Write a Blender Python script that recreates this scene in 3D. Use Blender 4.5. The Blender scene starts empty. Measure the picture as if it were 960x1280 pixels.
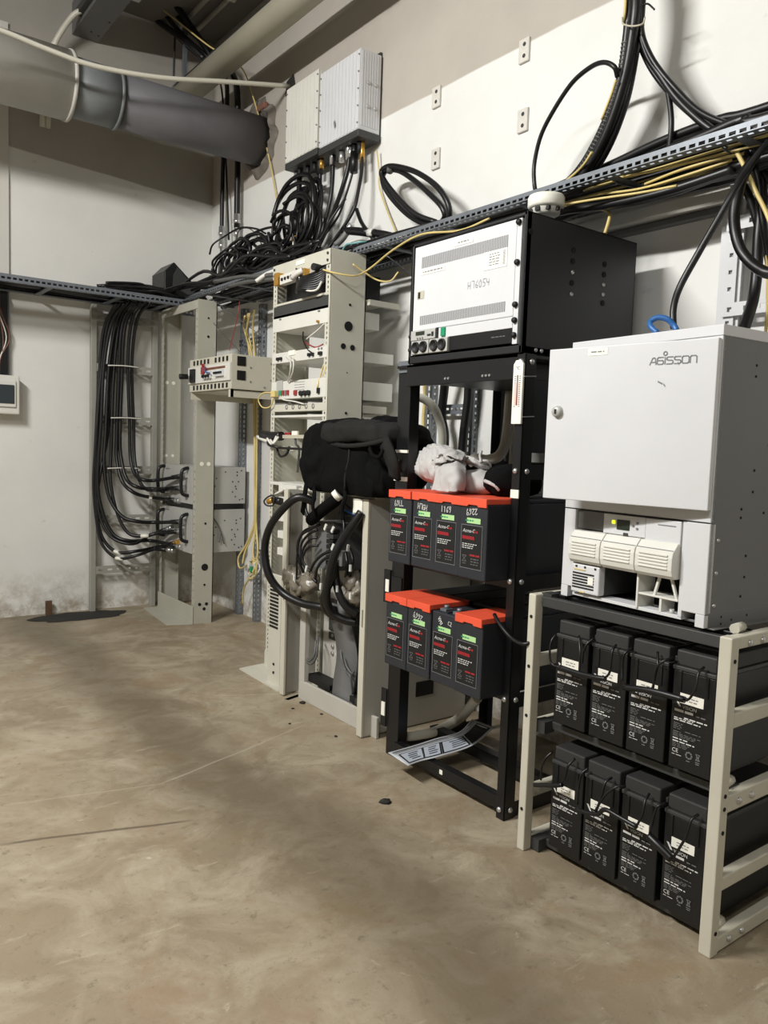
import bpy, math, random
from mathutils import Matrix, Vector, noise
random.seed(7)
C = bpy.context.scene.collection
SC = bpy.context.scene

# ------------------------------------------------------------- camera
cam = bpy.data.objects.new('camera', bpy.data.cameras.new('camera'))
C.objects.link(cam)
cam.data.sensor_fit = 'VERTICAL'; cam.data.sensor_height = 36; cam.data.sensor_width = 27
cam.data.lens = 27.703
cam.data.clip_start = 0.02
cam.matrix_world = Matrix(((0.80002, 0.02136, -0.5996, 0), (-0.599, 0.08535, -0.79618, 0), (0.03417, 0.99612, 0.08108, 1.12), (0, 0, 0, 1)))
SC.camera = cam

# ------------------------------------------------------------- world, lights, exposure
w = bpy.data.worlds.new('world'); SC.world = w; w.use_nodes = True
w.node_tree.nodes['Background'].inputs[0].default_value = (0.9, 0.95, 1.0, 1)
w.node_tree.nodes['Background'].inputs[1].default_value = 0.03
def area(name, loc, aim, sx, sy, power, col):
    l = bpy.data.lights.new(name, 'AREA'); l.shape = 'RECTANGLE'; l.size = sx; l.size_y = sy
    l.energy = power; l.color = col
    o = bpy.data.objects.new(name, l); C.objects.link(o); o.location = loc
    o.rotation_euler = (Vector(aim) - Vector(loc)).to_track_quat('-Z', 'Y').to_euler()
    return o
LAMP_A = (-1.05, 2.3, 3.22)
area('tube_lamp_light', LAMP_A, (1.0, 2.3, 0.9), 1.2, 0.12, 150, (1.0, 0.985, 0.95))
LAMP_B = (-1.3, -0.5, 3.45)
area('second_tube_lamp_light', LAMP_B, (0.8, 1.2, 0.4), 1.2, 0.12, 50, (1.0, 0.985, 0.95))
SC.view_settings.view_transform = 'Standard'; SC.view_settings.look = 'None'
SC.view_settings.gamma = 1; SC.view_settings.use_curve_mapping = False
SC.view_settings.exposure = 0.14
SC.cycles.max_bounces = 6

# ------------------------------------------------------------- materials
def lin(c):
    return tuple((x/255/12.92 if x/255 <= 0.04045 else ((x/255+0.055)/1.055)**2.4) for x in c)
class NT:
    def __init__(s, name):
        s.m = bpy.data.materials.new(name); s.m.use_nodes = True
        s.t = s.m.node_tree; s.b = s.t.nodes['Principled BSDF']
    def n(s, ty, **k):
        nd = s.t.nodes.new(ty)
        for a, v in k.items():
            if a.startswith('i_'): nd.inputs[a[2:]].default_value = v
            else: setattr(nd, a, v)
        return nd
    def l(s, a, b): s.t.links.new(a, b)
    def noise(s, scale, detail=4, rough=.55, src=None, dist=0):
        nd = s.n('ShaderNodeTexNoise'); nd.inputs['Scale'].default_value = scale
        nd.inputs['Detail'].default_value = detail; nd.inputs['Roughness'].default_value = rough
        nd.inputs['Distortion'].default_value = dist
        s.l(src or s.co(), nd.inputs['Vector']); return nd.outputs['Fac']
    def co(s):
        if not hasattr(s, '_c'): s._c = s.n('ShaderNodeTexCoord').outputs['Object']
        return s._c
    def ramp(s, src, a, b):
        nd = s.n('ShaderNodeMapRange'); nd.inputs[1].default_value = a; nd.inputs[2].default_value = b
        s.l(src, nd.inputs[0]); return nd.outputs[0]
    def mix(s, fac, a, b, mode='MIX'):
        nd = s.n('ShaderNodeMix'); nd.data_type = 'RGBA'; nd.blend_type = mode
        for v, i in ((fac, 0), (a, 6), (b, 7)):
            if hasattr(v, 'links'): s.l(v, nd.inputs[i])
            else: nd.inputs[i].default_value = v if i == 0 else (*v, 1) if len(v) == 3 else v
        return nd.outputs[2]
    def bump(s, h, strength, dist=.01):
        nd = s.n('ShaderNodeBump'); nd.inputs['Strength'].default_value = strength
        nd.inputs['Distance'].default_value = dist; s.l(h, nd.inputs['Height'])
        s.l(nd.outputs[0], s.b.inputs['Normal'])
def mat(name, rgb, rough=.5, metal=0, var=.12, scale=9, bump=0, bscale=90, dirt=None, emit=0, spec=.5):
    k = NT(name); c = lin(rgb)
    k.b.inputs['Roughness'].default_value = rough; k.b.inputs['Metallic'].default_value = metal; k.b.inputs['Specular IOR Level'].default_value = spec
    out = k.mix(k.ramp(k.noise(scale), .3, .7), tuple(x*(1-var) for x in c), tuple(min(1, x*(1+var)) for x in c))
    if dirt:
        out = k.mix(k.ramp(k.noise(5, 8, .7), .55, .75), out, lin(dirt))
    k.l(out, k.b.inputs['Base Color'])
    if bump: k.bump(k.noise(bscale, 3), bump, .004)
    if emit:
        k.b.inputs['Emission Color'].default_value = (*c, 1); k.b.inputs['Emission Strength'].default_value = emit
    return k.m
M = {}
M['cream'] = mat('cream_powder_coat', (194, 190, 174), .5, 0, .05, 6, .05)
M['beige'] = mat('beige_rack_paint', (196, 194, 180), .5, 0, .05, 5, .05)
M['olive'] = mat('grey_green_rack_paint', (172, 170, 157), .55, 0, .05, 5, .05)
M['white'] = mat('white_powder_coat', (206, 207, 209), .42, 0, .03, 5, .03)
M['ivory'] = mat('ivory_plastic', (212, 211, 203), .45, 0, .04, 6)
M['panel_grey'] = mat('grey_sheet_metal', (180, 177, 168), .5, .0, .06, 5, .04)
M['cab_side'] = mat('mid_grey_cabinet_paint', (104, 104, 104), .5, 0, .04, 5, .06)
M['chassis'] = mat('light_grey_chassis', (176, 176, 172), .45, .1, .04, 6)
M['dark_grey'] = mat('dark_grey_metal', (62, 63, 62), .5, .2, .12, 5)
M['black'] = mat('black_powder_coat', (15, 16, 18), .38, 0, .1, 6, .04)
M['black_side'] = mat('black_cabinet_sheet', (22, 23, 27), .45, 0, .06, 4, .05, 140)
M['case'] = mat('battery_case_plastic', (13, 13, 14), .5, 0, .1, 8, .1, 200)
M['case2'] = mat('charcoal_battery_plastic', (38, 40, 46), .5, 0, .08, 8, .1, 200)
M['lid'] = mat('battery_lid_plastic', (44, 44, 43), .6, 0, .15, 14)
M['cable'] = mat('black_cable_rubber', (13, 13, 15), .4, 0, .2, 20)
M['cable_grey'] = mat('grey_cable_rubber', (88, 88, 86), .45, 0, .1, 20)
M['pvc'] = mat('pale_conduit_plastic', (205, 202, 188), .4, 0, .05, 5)
M['yellow'] = mat('yellow_fibre_jacket', (208, 188, 122), .45, 0, .1, 15)
M['blue'] = mat('blue_wire', (44, 98, 160), .4, 0, .1, 15)
M['teal'] = mat('teal_wire', (96, 150, 150), .4, 0, .1, 15)
M['brown_wire'] = mat('brown_wire', (112, 70, 50), .45, 0, .2, 15)
M['red'] = mat('red_plastic', (150, 44, 42), .4, 0, .1, 8)
M['orange'] = mat('orange_red_battery_cover', (228, 88, 60), .42, 0, .08, 9)
M['galv'] = mat('galvanised_steel', (120, 125, 131), .45, .4, .12, 14, .05)
M['steel'] = mat('bright_steel', (200, 200, 200), .3, .8, .05, 9)
M['gold'] = mat('brass_connector', (196, 150, 70), .35, .7, .1, 9)
M['duct'] = mat('dull_grey_duct', (96, 95, 98), .55, 0, .1, 5, .1, 30)
M['duct_galv'] = mat('blotched_galvanised_duct', (120, 124, 126), .5, .15, .12, 7, .1, 30)
M['duct_pale'] = mat('pale_duct', (190, 188, 180), .6, 0, .1, 4, .1, 30)  # paler even colour than the other duct sections
M['pipe'] = mat('beige_painted_pipe', (184, 179, 160), .55, 0, .06, 4, .05)
M['wire_white'] = mat('white_wire', (214, 212, 204), .45, 0, .04, 9)
M['label'] = mat('white_label', (236, 234, 222), .5, 0, .03, 30)
M['tag'] = mat('dull_white_tag', (206, 206, 200), .5, 0, .03, 30)
M['green_label'] = mat('green_label', (172, 214, 150), .5, 0, .08, 40)
M['green'] = mat('green_rocker', (30, 140, 96), .35, 0, .05, 8)
M['ink'] = mat('black_ink', (14, 14, 15), .6, 0, .05, 9)
M['ink_grey'] = mat('grey_ink', (120, 120, 122), .6, 0, .05, 9)
M['ink_white'] = mat('white_ink', (206, 206, 203), .6, 0, .03, 9)
M['ink_dim'] = mat('dim_white_ink', (92, 92, 91), .55, 0, .1, 60)
M['ink_red'] = mat('red_ink', (158, 28, 36), .55, 0, .05, 9)
M['hole'] = mat('black_recess', (6, 6, 6), .9, 0, .05, 9)
M['screen'] = mat('lcd_screen', (40, 48, 38), .25, 0, .05, 9)
M['led'] = mat('green_indicator', (210, 230, 40), .4, 0, .01, 9, emit=1.5)
M['fabric'] = mat('black_nylon', (10, 10, 11), .9, 0, .2, 20, .35, 260, spec=.12)
M['fabric_grey'] = mat('charcoal_strap', (36, 35, 34), .9, 0, .12, 20, .35, 260, spec=.15)
M['cloth'] = mat('grey_cotton', (178, 176, 174), .9, 0, .06, 12, .3, 300)
M['foil'] = mat('crumpled_clear_cover', (120, 113, 100), .3, 0, .2, 24, .5, 60)
M['rust'] = mat('rusted_steel', (92, 66, 46), .85, 0, .3, 20, .3)
M['soil'] = mat('black_dust', (38, 36, 32), .95, 0, .2, 14, .4, 50)
M['paper'] = mat('laminated_paper', (196, 199, 204), .3, 0, .04, 9)
M['paper_cell'] = mat('pale_blue_print', (176, 183, 194), .3, 0, .04, 9)
M['plaster'] = mat('broken_plaster', (112, 106, 98), .9, 0, .3, 16, .6, 30)
M['brick'] = mat('red_brick', (126, 88, 76), .9, 0, .2, 16, .5, 40)
M['shutter'] = mat('dark_tinted_plastic', (52, 60, 64), .25, 0, .08, 9)

# ------------------------------------------------------------- mesh helpers
class MB:
    def __init__(s, T=None): s.v = []; s.f = []; s.mi = []; s.sm = []; s.T = T; s.m = 0
    def add(s, vs, fs, smooth=False, m=None):
        o = len(s.v); T = s.T
        for p in vs:
            p = Vector(p); s.v.append(T @ p if T is not None else p)
        for f in fs:
            s.f.append([i+o for i in f]); s.mi.append(s.m if m is None else m); s.sm.append(smooth)
        return s
    def box(s, x0, x1, y0, y1, z0, z1, m=None):
        vs = [(x, y, z) for x in (x0, x1) for y in (y0, y1) for z in (z0, z1)]
        return s.add(vs, [(0,1,3,2),(4,6,7,5),(0,4,5,1),(2,3,7,6),(0,2,6,4),(1,5,7,3)], False, m)
    def bar(s, p, q, a, b, up=(0,0,1), m=None):
        p = Vector(p); q = Vector(q); d = (q-p).normalized(); up = Vector(up)
        if abs(d.dot(up)) > .98: up = Vector((1,0,0))
        r = d.cross(up).normalized()*a/2; u = r.cross(d).normalized()*b/2
        vs = [c+i*r+j*u for c in (p, q) for i in (-1,1) for j in (-1,1)]
        return s.add(vs, [(0,2,3,1),(4,5,7,6),(0,1,5,4),(2,6,7,3),(0,4,6,2),(1,3,7,5)], False, m)
    def quad(s, a, b, c, d, m=None): return s.add([a,b,c,d], [(0,1,2,3)], False, m)
    def tube(s, pts, r, n=7, sub=5, m=None, caps=True, closed=False):
        P = spline(pts, sub, closed) if sub > 1 else [Vector(p) for p in pts]
        R = r if isinstance(r, (list, tuple)) else None
        N = len(P); vs = []; nrm = None
        for i, p in enumerate(P):
            if closed: t = P[(i+1) % N]-P[i-1]
            else: t = P[min(i+1, N-1)]-P[max(i-1, 0)]
            if t.length < 1e-9: t = Vector((0,0,1))
            t.normalize()
            if nrm is None:
                nrm = t.orthogonal().normalized()
            else:
                nrm = nrm - t*nrm.dot(t)
                nrm = nrm.normalized() if nrm.length > 1e-6 else t.orthogonal().normalized()
            b = t.cross(nrm)
            rr = r if R is None else R[0]+(R[1]-R[0])*i/(N-1)
            for k in range(n):
                a = 2*math.pi*k/n
                vs.append(p + nrm*math.cos(a)*rr + b*math.sin(a)*rr)
        fs = []
        for i in range(N if closed else N-1):
            j = (i+1) % N
            for k in range(n):
                fs.append((i*n+k, i*n+(k+1) % n, j*n+(k+1) % n, j*n+k))
        s.add(vs, fs, True, m)
        if caps and not closed:
            o = len(s.v)-len(vs)
            s.f += [[o+k for k in range(n)][::-1], [o+(N-1)*n+k for k in range(n)]]
            mm = s.m if m is None else m
            s.mi += [mm, mm]; s.sm += [False, False]
        return s
    def cyl(s, p, q, r, n=16, m=None, r2=None):
        return s.tube([p, q], r if r2 is None else (r, r2), n, 1, m)
    def lathe(s, prof, cen, n=24, axis='z', m=None):
        vs = []; fs = []
        for (r, h) in prof:
            for k in range(n):
                a = 2*math.pi*k/n; c, d = r*math.cos(a), r*math.sin(a)
                p = {'z': (c, d, h), 'x': (h, c, d), 'y': (d, h, c)}[axis]
                vs.append((cen[0]+p[0], cen[1]+p[1], cen[2]+p[2]))
        for i in range(len(prof)-1):
            for k in range(n): fs.append((i*n+k, i*n+(k+1) % n, (i+1)*n+(k+1) % n, (i+1)*n+k))
        return s.add(vs, fs, True, m)
    def prism(s, poly, y0, y1, m=None, axis='y'):
        n = len(poly)
        f = {'y': lambda a, b, h: (a, h, b), 'x': lambda a, b, h: (h, a, b), 'z': lambda a, b, h: (a, b, h)}[axis]
        vs = [f(a, b, h) for h in (y0, y1) for a, b in poly]
        return s.add(vs, [tuple(range(n))[::-1], tuple(range(n, 2*n))]+[(i, (i+1) % n, n+(i+1) % n, n+i) for i in range(n)], False, m)
    def perf(s, org, d, u, L, W, pitch, slot, sw, m=None, off=.5):
        """sheet strip with real slots cut through it"""
        org = Vector(org); d = Vector(d); u = Vector(u)
        n = max(1, int(L/pitch)); pitch = L/n; slot = min(slot, pitch*.8)
        xs = [0]
        for i in range(n): xs += [i*pitch+(pitch-slot)/2, i*pitch+(pitch+slot)/2]
        xs.append(L); ys = [0, W*off-sw/2, W*off+sw/2, W]
        vs = [org+d*x+u*y for x in xs for y in ys]; fs = []
        for i in range(len(xs)-1):
            for j in range(3):
                if j == 1 and i % 2 == 1: continue
                fs.append((i*4+j, (i+1)*4+j, (i+1)*4+j+1, i*4+j+1))
        return s.add(vs, fs, False, m)
    def build(s, name, mats, parent=None, bevel=0, seg=2, solid=0, local=False):
        me = bpy.data.meshes.new(name)
        off = Vector((0,0,0))
        if parent is not None and not local:
            off = world_loc(parent)
        inv = None
        if parent is not None and not local and root_rot(parent) != 0:
            inv = (Matrix.Translation(off) @ Matrix.Rotation(root_rot(parent), 4, 'Z')).inverted()
        me.from_pydata([(inv @ p) if inv else p-off for p in s.v], [], s.f)
        mats = mats if isinstance(mats, (list, tuple)) else [mats]
        for q in mats: me.materials.append(M[q] if isinstance(q, str) else q)
        me.polygons.foreach_set('material_index', s.mi); me.polygons.foreach_set('use_smooth', s.sm)
        me.update()
        o = bpy.data.objects.new(name, me); C.objects.link(o)
        if parent is not None: o.parent = parent
        if solid:
            md = o.modifiers.new('solid', 'SOLIDIFY'); md.thickness = solid; md.offset = 0
        if bevel:
            md = o.modifiers.new('bevel', 'BEVEL'); md.width = bevel; md.segments = seg; md.limit_method = 'ANGLE'; md.angle_limit = .8
        return o
def world_loc(o):
    l = Vector((0,0,0))
    while o is not None: l = l + o.location; o = o.parent
    return l
def root_rot(o):
    while o.parent is not None: o = o.parent
    return o.rotation_euler.z
def spline(pts, sub, closed=False):
    P = [Vector(p) for p in pts]; n = len(P); out = []
    if n < 3 and not closed: return [P[0].lerp(P[-1], i/sub) for i in range(sub+1)]
    for i in range(n if closed else n-1):
        p0 = P[i-1] if (i or closed) else P[0]*2-P[1]; p1 = P[i]; p2 = P[(i+1) % n]
        p3 = P[(i+2) % n] if (closed or i+2 < n) else P[n-1]*2-P[n-2]
        for k in range(sub):
            t = k/sub
            out.append(.5*((2*p1)+(p2-p0)*t+(2*p0-5*p1+4*p2-p3)*t*t+(3*p1-p0-3*p2+p3)*t**3))
    if not closed: out.append(P[-1])
    return out
def tag(o, label=None, cat=None, group=None, kind=None):
    for k, v in (('label', label), ('category', cat), ('group', group), ('kind', kind)):
        if v: o[k] = v
    return o
def thing(name, label, cat, loc=(0,0,0), group=None, rz=0):
    o = bpy.data.objects.new(name, None); C.objects.link(o); o.location = loc; o.rotation_euler = (0,0,rz)
    o.empty_display_size = .05
    return tag(o, label, cat, group)
def dup(root, loc, label, rz=0, group=None, skip=()):
    r = root.copy(); C.objects.link(r); r.location = loc; r.rotation_euler = (0,0,rz); r['label'] = label
    if group: r['group'] = group
    for ch in list(root.children):
        if ch.name.split('.')[0] in skip: continue
        c = ch.copy(); C.objects.link(c); c.parent = r
        for g in ch.children:
            d = g.copy(); C.objects.link(d); d.parent = c
    return r
def struct(name, mb, m, **k): return tag(mb.build(name, m, **k), kind='structure')
def cable(name, pts, r, m='cable', label=None, cat='cable', group=None, n=7, sub=6, parent=None):
    o = MB().tube(pts, r, n, sub).build(name, m, parent)
    if parent is None: tag(o, label, cat, group)
    return o
def text(name, s, size, org, right, up, m, parent=None, local=False, align='LEFT', shear=0, rot=0, depth=0):
    cu = bpy.data.curves.new('t', 'FONT'); cu.body = s; cu.size = size; cu.align_x = align; cu.shear = shear; cu.extrude = depth
    ob = bpy.data.objects.new('t', cu); C.objects.link(ob)
    dg = bpy.context.evaluated_depsgraph_get(); dg.update()
    me = bpy.data.meshes.new_from_object(ob.evaluated_get(dg))
    bpy.data.objects.remove(ob); bpy.data.curves.remove(cu)
    r = Vector(right); u = Vector(up); nn = r.cross(u)
    mb = MB(); R2 = Matrix.Rotation(rot, 2)
    vs = []
    for v in me.vertices:
        q = R2 @ v.co.xy
        vs.append(Vector(org)+r*q.x+u*q.y+nn*v.co.z)
    mb.add(vs, [list(p.vertices) for p in me.polygons]); bpy.data.meshes.remove(me)
    if name is None: return mb
    return mb.build(name, m, parent, local=local)
def put(mb, other, m=None):
    mb.add(other.v, other.f, False, m)
# ribbons of handwriting on a plane: strokes in (right, up) units
def strokes(mb, lines, org, right, up, sz, wd, m=None):
    r = Vector(right); u = Vector(up)
    for ln in lines:
        for (a, b), (c, d) in zip(ln[:-1], ln[1:]):
            p = Vector(org)+r*a*sz+u*b*sz; q = Vector(org)+r*c*sz+u*d*sz
            t = (q-p); 
            if t.length < 1e-6: continue
            t.normalize(); k = r.cross(u).normalized().cross(t)*wd/2; e = t*wd*.3
            mb.quad(p-k-e, q-k+e, q+k+e, p+k-e, m)
def words(mb, org, right, up, L, h, m=None, lo=.006, hi=.016, gap=.003):
    """one line of print too fine to read: word-length dashes"""
    r = Vector(right); u = Vector(up); x = 0
    while x < L:
        ww = min(random.uniform(lo, hi), L-x)
        p = Vector(org)+r*x
        mb.quad(p, p+r*ww, p+r*ww+u*h, p+u*h, m); x += ww+gap
FR = (0,-1,0); UP = (0,0,1)       # right and up on a face that looks towards -x

# ------------------------------------------------------------- walls, floor, ceiling
def wall_mat(name, axis_line, lowc, upc, line):
    k = NT(name); sep = k.n('ShaderNodeSeparateXYZ'); k.l(k.co(), sep.inputs[0])
    wob = k.ramp(k.noise(3), 0, 1)
    ma = k.n('ShaderNodeMath', operation='MULTIPLY_ADD'); k.l(wob, ma.inputs[0]); ma.inputs[1].default_value = .02
    k.l(sep.outputs[2], ma.inputs[2])
    sl = k.n('ShaderNodeMath', operation='MULTIPLY_ADD'); k.l(sep.outputs[axis_line[0]], sl.inputs[0]); sl.inputs[1].default_value = axis_line[1]
    k.l(ma.outputs[0], sl.inputs[2])
    up = k.ramp(sl.outputs[0], line, line+.008)
    low = k.mix(k.ramp(k.noise(1.6, 6, .6), .35, .7), lin(lowc), lin(tuple(c*.955 for c in lowc)))
    low = k.mix(k.ramp(k.noise(7, 6, .65), .66, .76), low, lin(tuple(c*.86 for c in lowc)))
    # scuffs and damp grime that sit in the paint near the floor
    g = k.ramp(sep.outputs[2], .32, .02)
    gm = k.n('ShaderNodeMath', operation='MULTIPLY'); k.l(g, gm.inputs[0]); k.l(k.ramp(k.noise(9, 8, .75), .4, .62), gm.inputs[1])
    low = k.mix(gm.outputs[0], low, lin((158, 147, 130)))
    upp = k.mix(k.ramp(k.noise(2.2, 6, .6), .3, .7), lin(upc), lin(tuple(c*.93 for c in upc)))
    k.l(k.mix(up, low, upp), k.b.inputs['Base Color'])
    k.b.inputs['Roughness'].default_value = .75
    k.bump(k.noise(22, 6, .6), .12, .01)
    return k.m
M['wall_r'] = wall_mat('painted_wall_right', (1, 0.0), (230, 230, 226), (186, 179, 169), 2.73)
M['wall_b'] = wall_mat('painted_wall_back', (0, 0.055), (224, 223, 218), (172, 167, 158), 2.875)
M['wall_o'] = mat('plain_wall_paint', (206, 203, 196), .8, 0, .05, 2, .1, 20)
M['ceil'] = mat('raw_ceiling', (120, 117, 112), .9, 0, .1, 2, .2, 20)

def floor_mat():
    k = NT('worn_concrete'); co = k.co()
    base = k.mix(k.ramp(k.noise(1.3, 6, .6), .3, .7), lin((150, 136, 113)), lin((123, 110, 90)))
    base = k.mix(k.ramp(k.noise(4.2, 8, .68, dist=.8), .42, .66), base, lin((166, 155, 134)))
    base = k.mix(k.ramp(k.noise(3.1, 8, .7, dist=.5), .56, .72), base, lin((134, 113, 82)))
    st = k.n('ShaderNodeMapping'); st.inputs['Scale'].default_value = (2.2, 9, 1); st.inputs['Rotation'].default_value = (0, 0, .5); k.l(co, st.inputs[0])
    base = k.mix(k.ramp(k.noise(2.0, 8, .7, src=st.outputs[0]), .60, .72), base, lin((176, 165, 144)))
    base = k.mix(k.ramp(k.noise(2.6, 9, .72, dist=1.2), .66, .74), base, lin((188, 178, 156)))
    base = k.mix(k.ramp(k.noise(24, 8, .75), .56, .72), base, lin((107, 96, 76)))
    base = k.mix(k.ramp(k.noise(70, 3, .7), .68, .78), base, lin((194, 181, 158)))
    base = k.mix(k.ramp(k.noise(2.3, 9, .72, dist=.6), .55, .68), base, lin((143, 123, 100)))
    base = k.mix(k.ramp(k.noise(5.5, 9, .75, dist=1.5), .64, .70), base, lin((194, 181, 162)))
    base = k.mix(k.ramp(k.noise(120, 4, .8), .60, .72), base, lin((106, 94, 76)))
    # soft darker band along the fronts of the racks, edges wavered by noise
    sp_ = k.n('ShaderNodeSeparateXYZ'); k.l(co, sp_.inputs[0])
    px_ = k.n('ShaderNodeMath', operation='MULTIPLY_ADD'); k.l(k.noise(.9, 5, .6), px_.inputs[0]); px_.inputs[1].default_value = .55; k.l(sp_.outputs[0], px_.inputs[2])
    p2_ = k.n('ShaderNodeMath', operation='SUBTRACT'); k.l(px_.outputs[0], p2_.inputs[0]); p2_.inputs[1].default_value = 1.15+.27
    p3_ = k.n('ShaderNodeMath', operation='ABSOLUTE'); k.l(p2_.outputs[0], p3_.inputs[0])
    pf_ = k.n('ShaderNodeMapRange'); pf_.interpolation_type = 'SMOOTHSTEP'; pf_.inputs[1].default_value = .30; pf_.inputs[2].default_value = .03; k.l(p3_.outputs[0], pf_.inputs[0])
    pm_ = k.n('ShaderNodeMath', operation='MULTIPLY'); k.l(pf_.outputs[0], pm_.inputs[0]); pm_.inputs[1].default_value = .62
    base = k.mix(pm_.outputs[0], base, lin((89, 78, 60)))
    # straight scratches and saw marks: (normal angle, offset, half width, colour)
    sep = k.n('ShaderNodeSeparateXYZ'); k.l(co, sep.inputs[0])
    def line(p, q, wd, col, amt):
        nonlocal base
        d = Vector((q[0]-p[0], q[1]-p[1])); L = d.length; d /= L; nn = Vector((-d.y, d.x))
        vm = k.n('ShaderNodeVectorMath', operation='DOT_PRODUCT'); k.l(co, vm.inputs[0]); vm.inputs[1].default_value = (nn.x, nn.y, 0)
        s1 = k.n('ShaderNodeMath', operation='SUBTRACT'); k.l(vm.outputs['Value'], s1.inputs[0]); s1.inputs[1].default_value = nn.dot(Vector(p[:2]))
        wv = k.n('ShaderNodeMath', operation='MULTIPLY_ADD'); k.l(k.noise(2.5, 2), wv.inputs[0]); wv.inputs[1].default_value = .03; k.l(s1.outputs[0], wv.inputs[2])
        s2 = k.n('ShaderNodeMath', operation='SUBTRACT'); k.l(wv.outputs[0], s2.inputs[0]); s2.inputs[1].default_value = .015
        ab = k.n('ShaderNodeMath', operation='ABSOLUTE'); k.l(s2.outputs[0], ab.inputs[0])
        f = k.ramp(ab.outputs[0], wd, wd*.3)
        vl = k.n('ShaderNodeVectorMath', operation='DOT_PRODUCT'); k.l(co, vl.inputs[0]); vl.inputs[1].default_value = (d.x, d.y, 0)
        a0 = d.dot(Vector(p[:2]))
        f1 = k.ramp(vl.outputs['Value'], a0-.02, a0+.05); f2 = k.ramp(vl.outputs['Value'], a0+L+.02, a0+L-.05)
        m1 = k.n('ShaderNodeMath', operation='MULTIPLY'); k.l(f, m1.inputs[0]); k.l(f1, m1.inputs[1])
        m2 = k.n('ShaderNodeMath', operation='MULTIPLY'); k.l(m1.outputs[0], m2.inputs[0]); k.l(f2, m2.inputs[1])
        m3 = k.n('ShaderNodeMath', operation='MULTIPLY'); k.l(m2.outputs[0], m3.inputs[0]); m3.inputs[1].default_value = amt
        base = k.mix(m3.outputs[0], base, lin(col))
    E = [(0.435, 2.277, 0), (0.927, 2.126, 0), (0.481, 2.518, 0), (0.94, 2.415, 0), (0.94, 2.415, 0), (1.642, 2.641, 0), (2.031, 2.894, 0), (1.48, 3.154, 0)]
    line(E[0], E[1], .009, (84, 72, 58), .8)
    line(E[2], E[3], .006, (180, 170, 152), .35)
    line(E[4], E[5], .006, (180, 170, 152), .4)
    line(E[6], E[7], .006, (190, 182, 166), .4)
    k.l(base, k.b.inputs['Base Color'])
    k.l(k.ramp(k.noise(6, 5), -.4, 1.3), k.b.inputs['Roughness'])
    k.bump(k.noise(26, 8, .7), .25, .006)
    return k.m
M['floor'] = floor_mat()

XR, YB, ZC = 2.35, 5.2, 3.8
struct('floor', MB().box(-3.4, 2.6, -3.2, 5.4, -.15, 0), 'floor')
struct('ceiling', MB().box(-3.4, 2.6, -3.2, 5.4, ZC, ZC+.15), 'ceil')
wall_r = struct('wall_right', MB().box(XR, XR+.2, -3.2, 5.4, 0, ZC), 'wall_r')
struct('wall_back', MB().box(-3.4, XR, YB, YB+.2, 0, ZC), 'wall_b')
struct('wall_left', MB().box(-3.4, -3.2, -3.2, YB, 0, ZC), 'wall_o')
struct('wall_front', MB().box(-3.2, XR, -3.2, -3.0, 0, ZC), 'wall_o')
struct('trim_1', MB().box(-3.2, 1.055, 5.18, 5.2, 2.06, 3.5), 'wall_o')       # shallow white boarding on the back wall, left

# broken plaster where the duct enters the right wall
mb = MB(); n = 40
cy_, cz_ = 4.50, 2.965
rin = [.135+.012*noise.noise((math.cos(a*.157)*3, math.sin(a*.157)*3, 2)) for a in range(n)]
rout = [.20+.06*noise.noise((math.cos(a*.157)*2.5, math.sin(a*.157)*2.5, 7))+(.06 if 2 < a < 12 else 0) for a in range(n)]
vs = []; fs = []
for i in range(n):
    a = 2*math.pi*i/n
    for r, x in ((rin[i], XR-.004), ((rin[i]+rout[i])/2, XR-.03-.012*random.random()), (rout[i], XR-.002)):
        vs.append((x, cy_+math.cos(a)*r, cz_+math.sin(a)*r))
for i in range(n):
    j = (i+1) % n
    for k in (0, 1): fs.append((i*3+k, j*3+k, j*3+k+1, i*3+k+1))
o = mb.add(vs, fs, False).build('broken_plaster', 'plaster', wall_r); o['kind'] = 'structure'
o = MB().box(XR-.04, XR-.01, 4.40, 4.50, 3.13, 3.17).build('brick', 'brick', wall_r, bevel=.008)

# ------------------------------------------------------------- overhead duct, pipe, conduits
t = thing('ventilation_duct', 'thick round grey ventilation duct running into a broken hole in the right wall', 'duct', (1.5, 4.5, 2.965))
MB().tube([(1.44,4.5,2.965),(2.36,4.5,2.965)], .142, 40, 2).build('duct_section', 'duct', t)
o = MB().tube([(1.19,4.5,2.965),(1.45,4.5,2.965)], .150, 40, 2).build('duct_section', 'duct_galv', t); o['label'] = 'short galvanised duct section with blotches'
o = MB().tube([(-1.5,4.5,2.965),(1.20,4.5,2.965)], .172, 40, 2).build('duct_section', 'duct_pale', t); o['label'] = 'wider pale duct section'
MB().lathe([(.142,0),(.157,.002),(.157,.016),(.142,.018)], (1.445,4.5,2.965), 40, 'x').build('collar', 'duct_galv', t)
MB().lathe([(.15,0),(.177,.002),(.177,.02),(.15,.022)], (1.195,4.5,2.965), 40, 'x').build('collar', 'duct_pale', t)

pp = [(2.1, 4.517, 3.379), (2.1, 3.68, 3.369)]
t = thing('beige_pipe', 'beige painted pipe running along the ceiling above the dark duct', 'pipe', (2.04, 4, 3.308))
MB().tube([(2.04,-3.0,3.308),(2.04,5.2,3.308)], .076, 28, 2).build('pipe_run', 'pipe', t)
MB().tube([(1.968,-3.0,3.337),(1.968,5.2,3.337)], .004, 6, 1).build('seam', 'dark_grey', t)
for yy in (1.2, 3.1, 4.95):
    MB().lathe([(.077,0),(.082,.001),(.082,.029),(.077,.03)], (2.04,yy,3.308), 24, 'y').box(2.03,2.05,yy,yy+.03,3.385,ZC).build('hanger_strap', 'galv', t)

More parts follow.
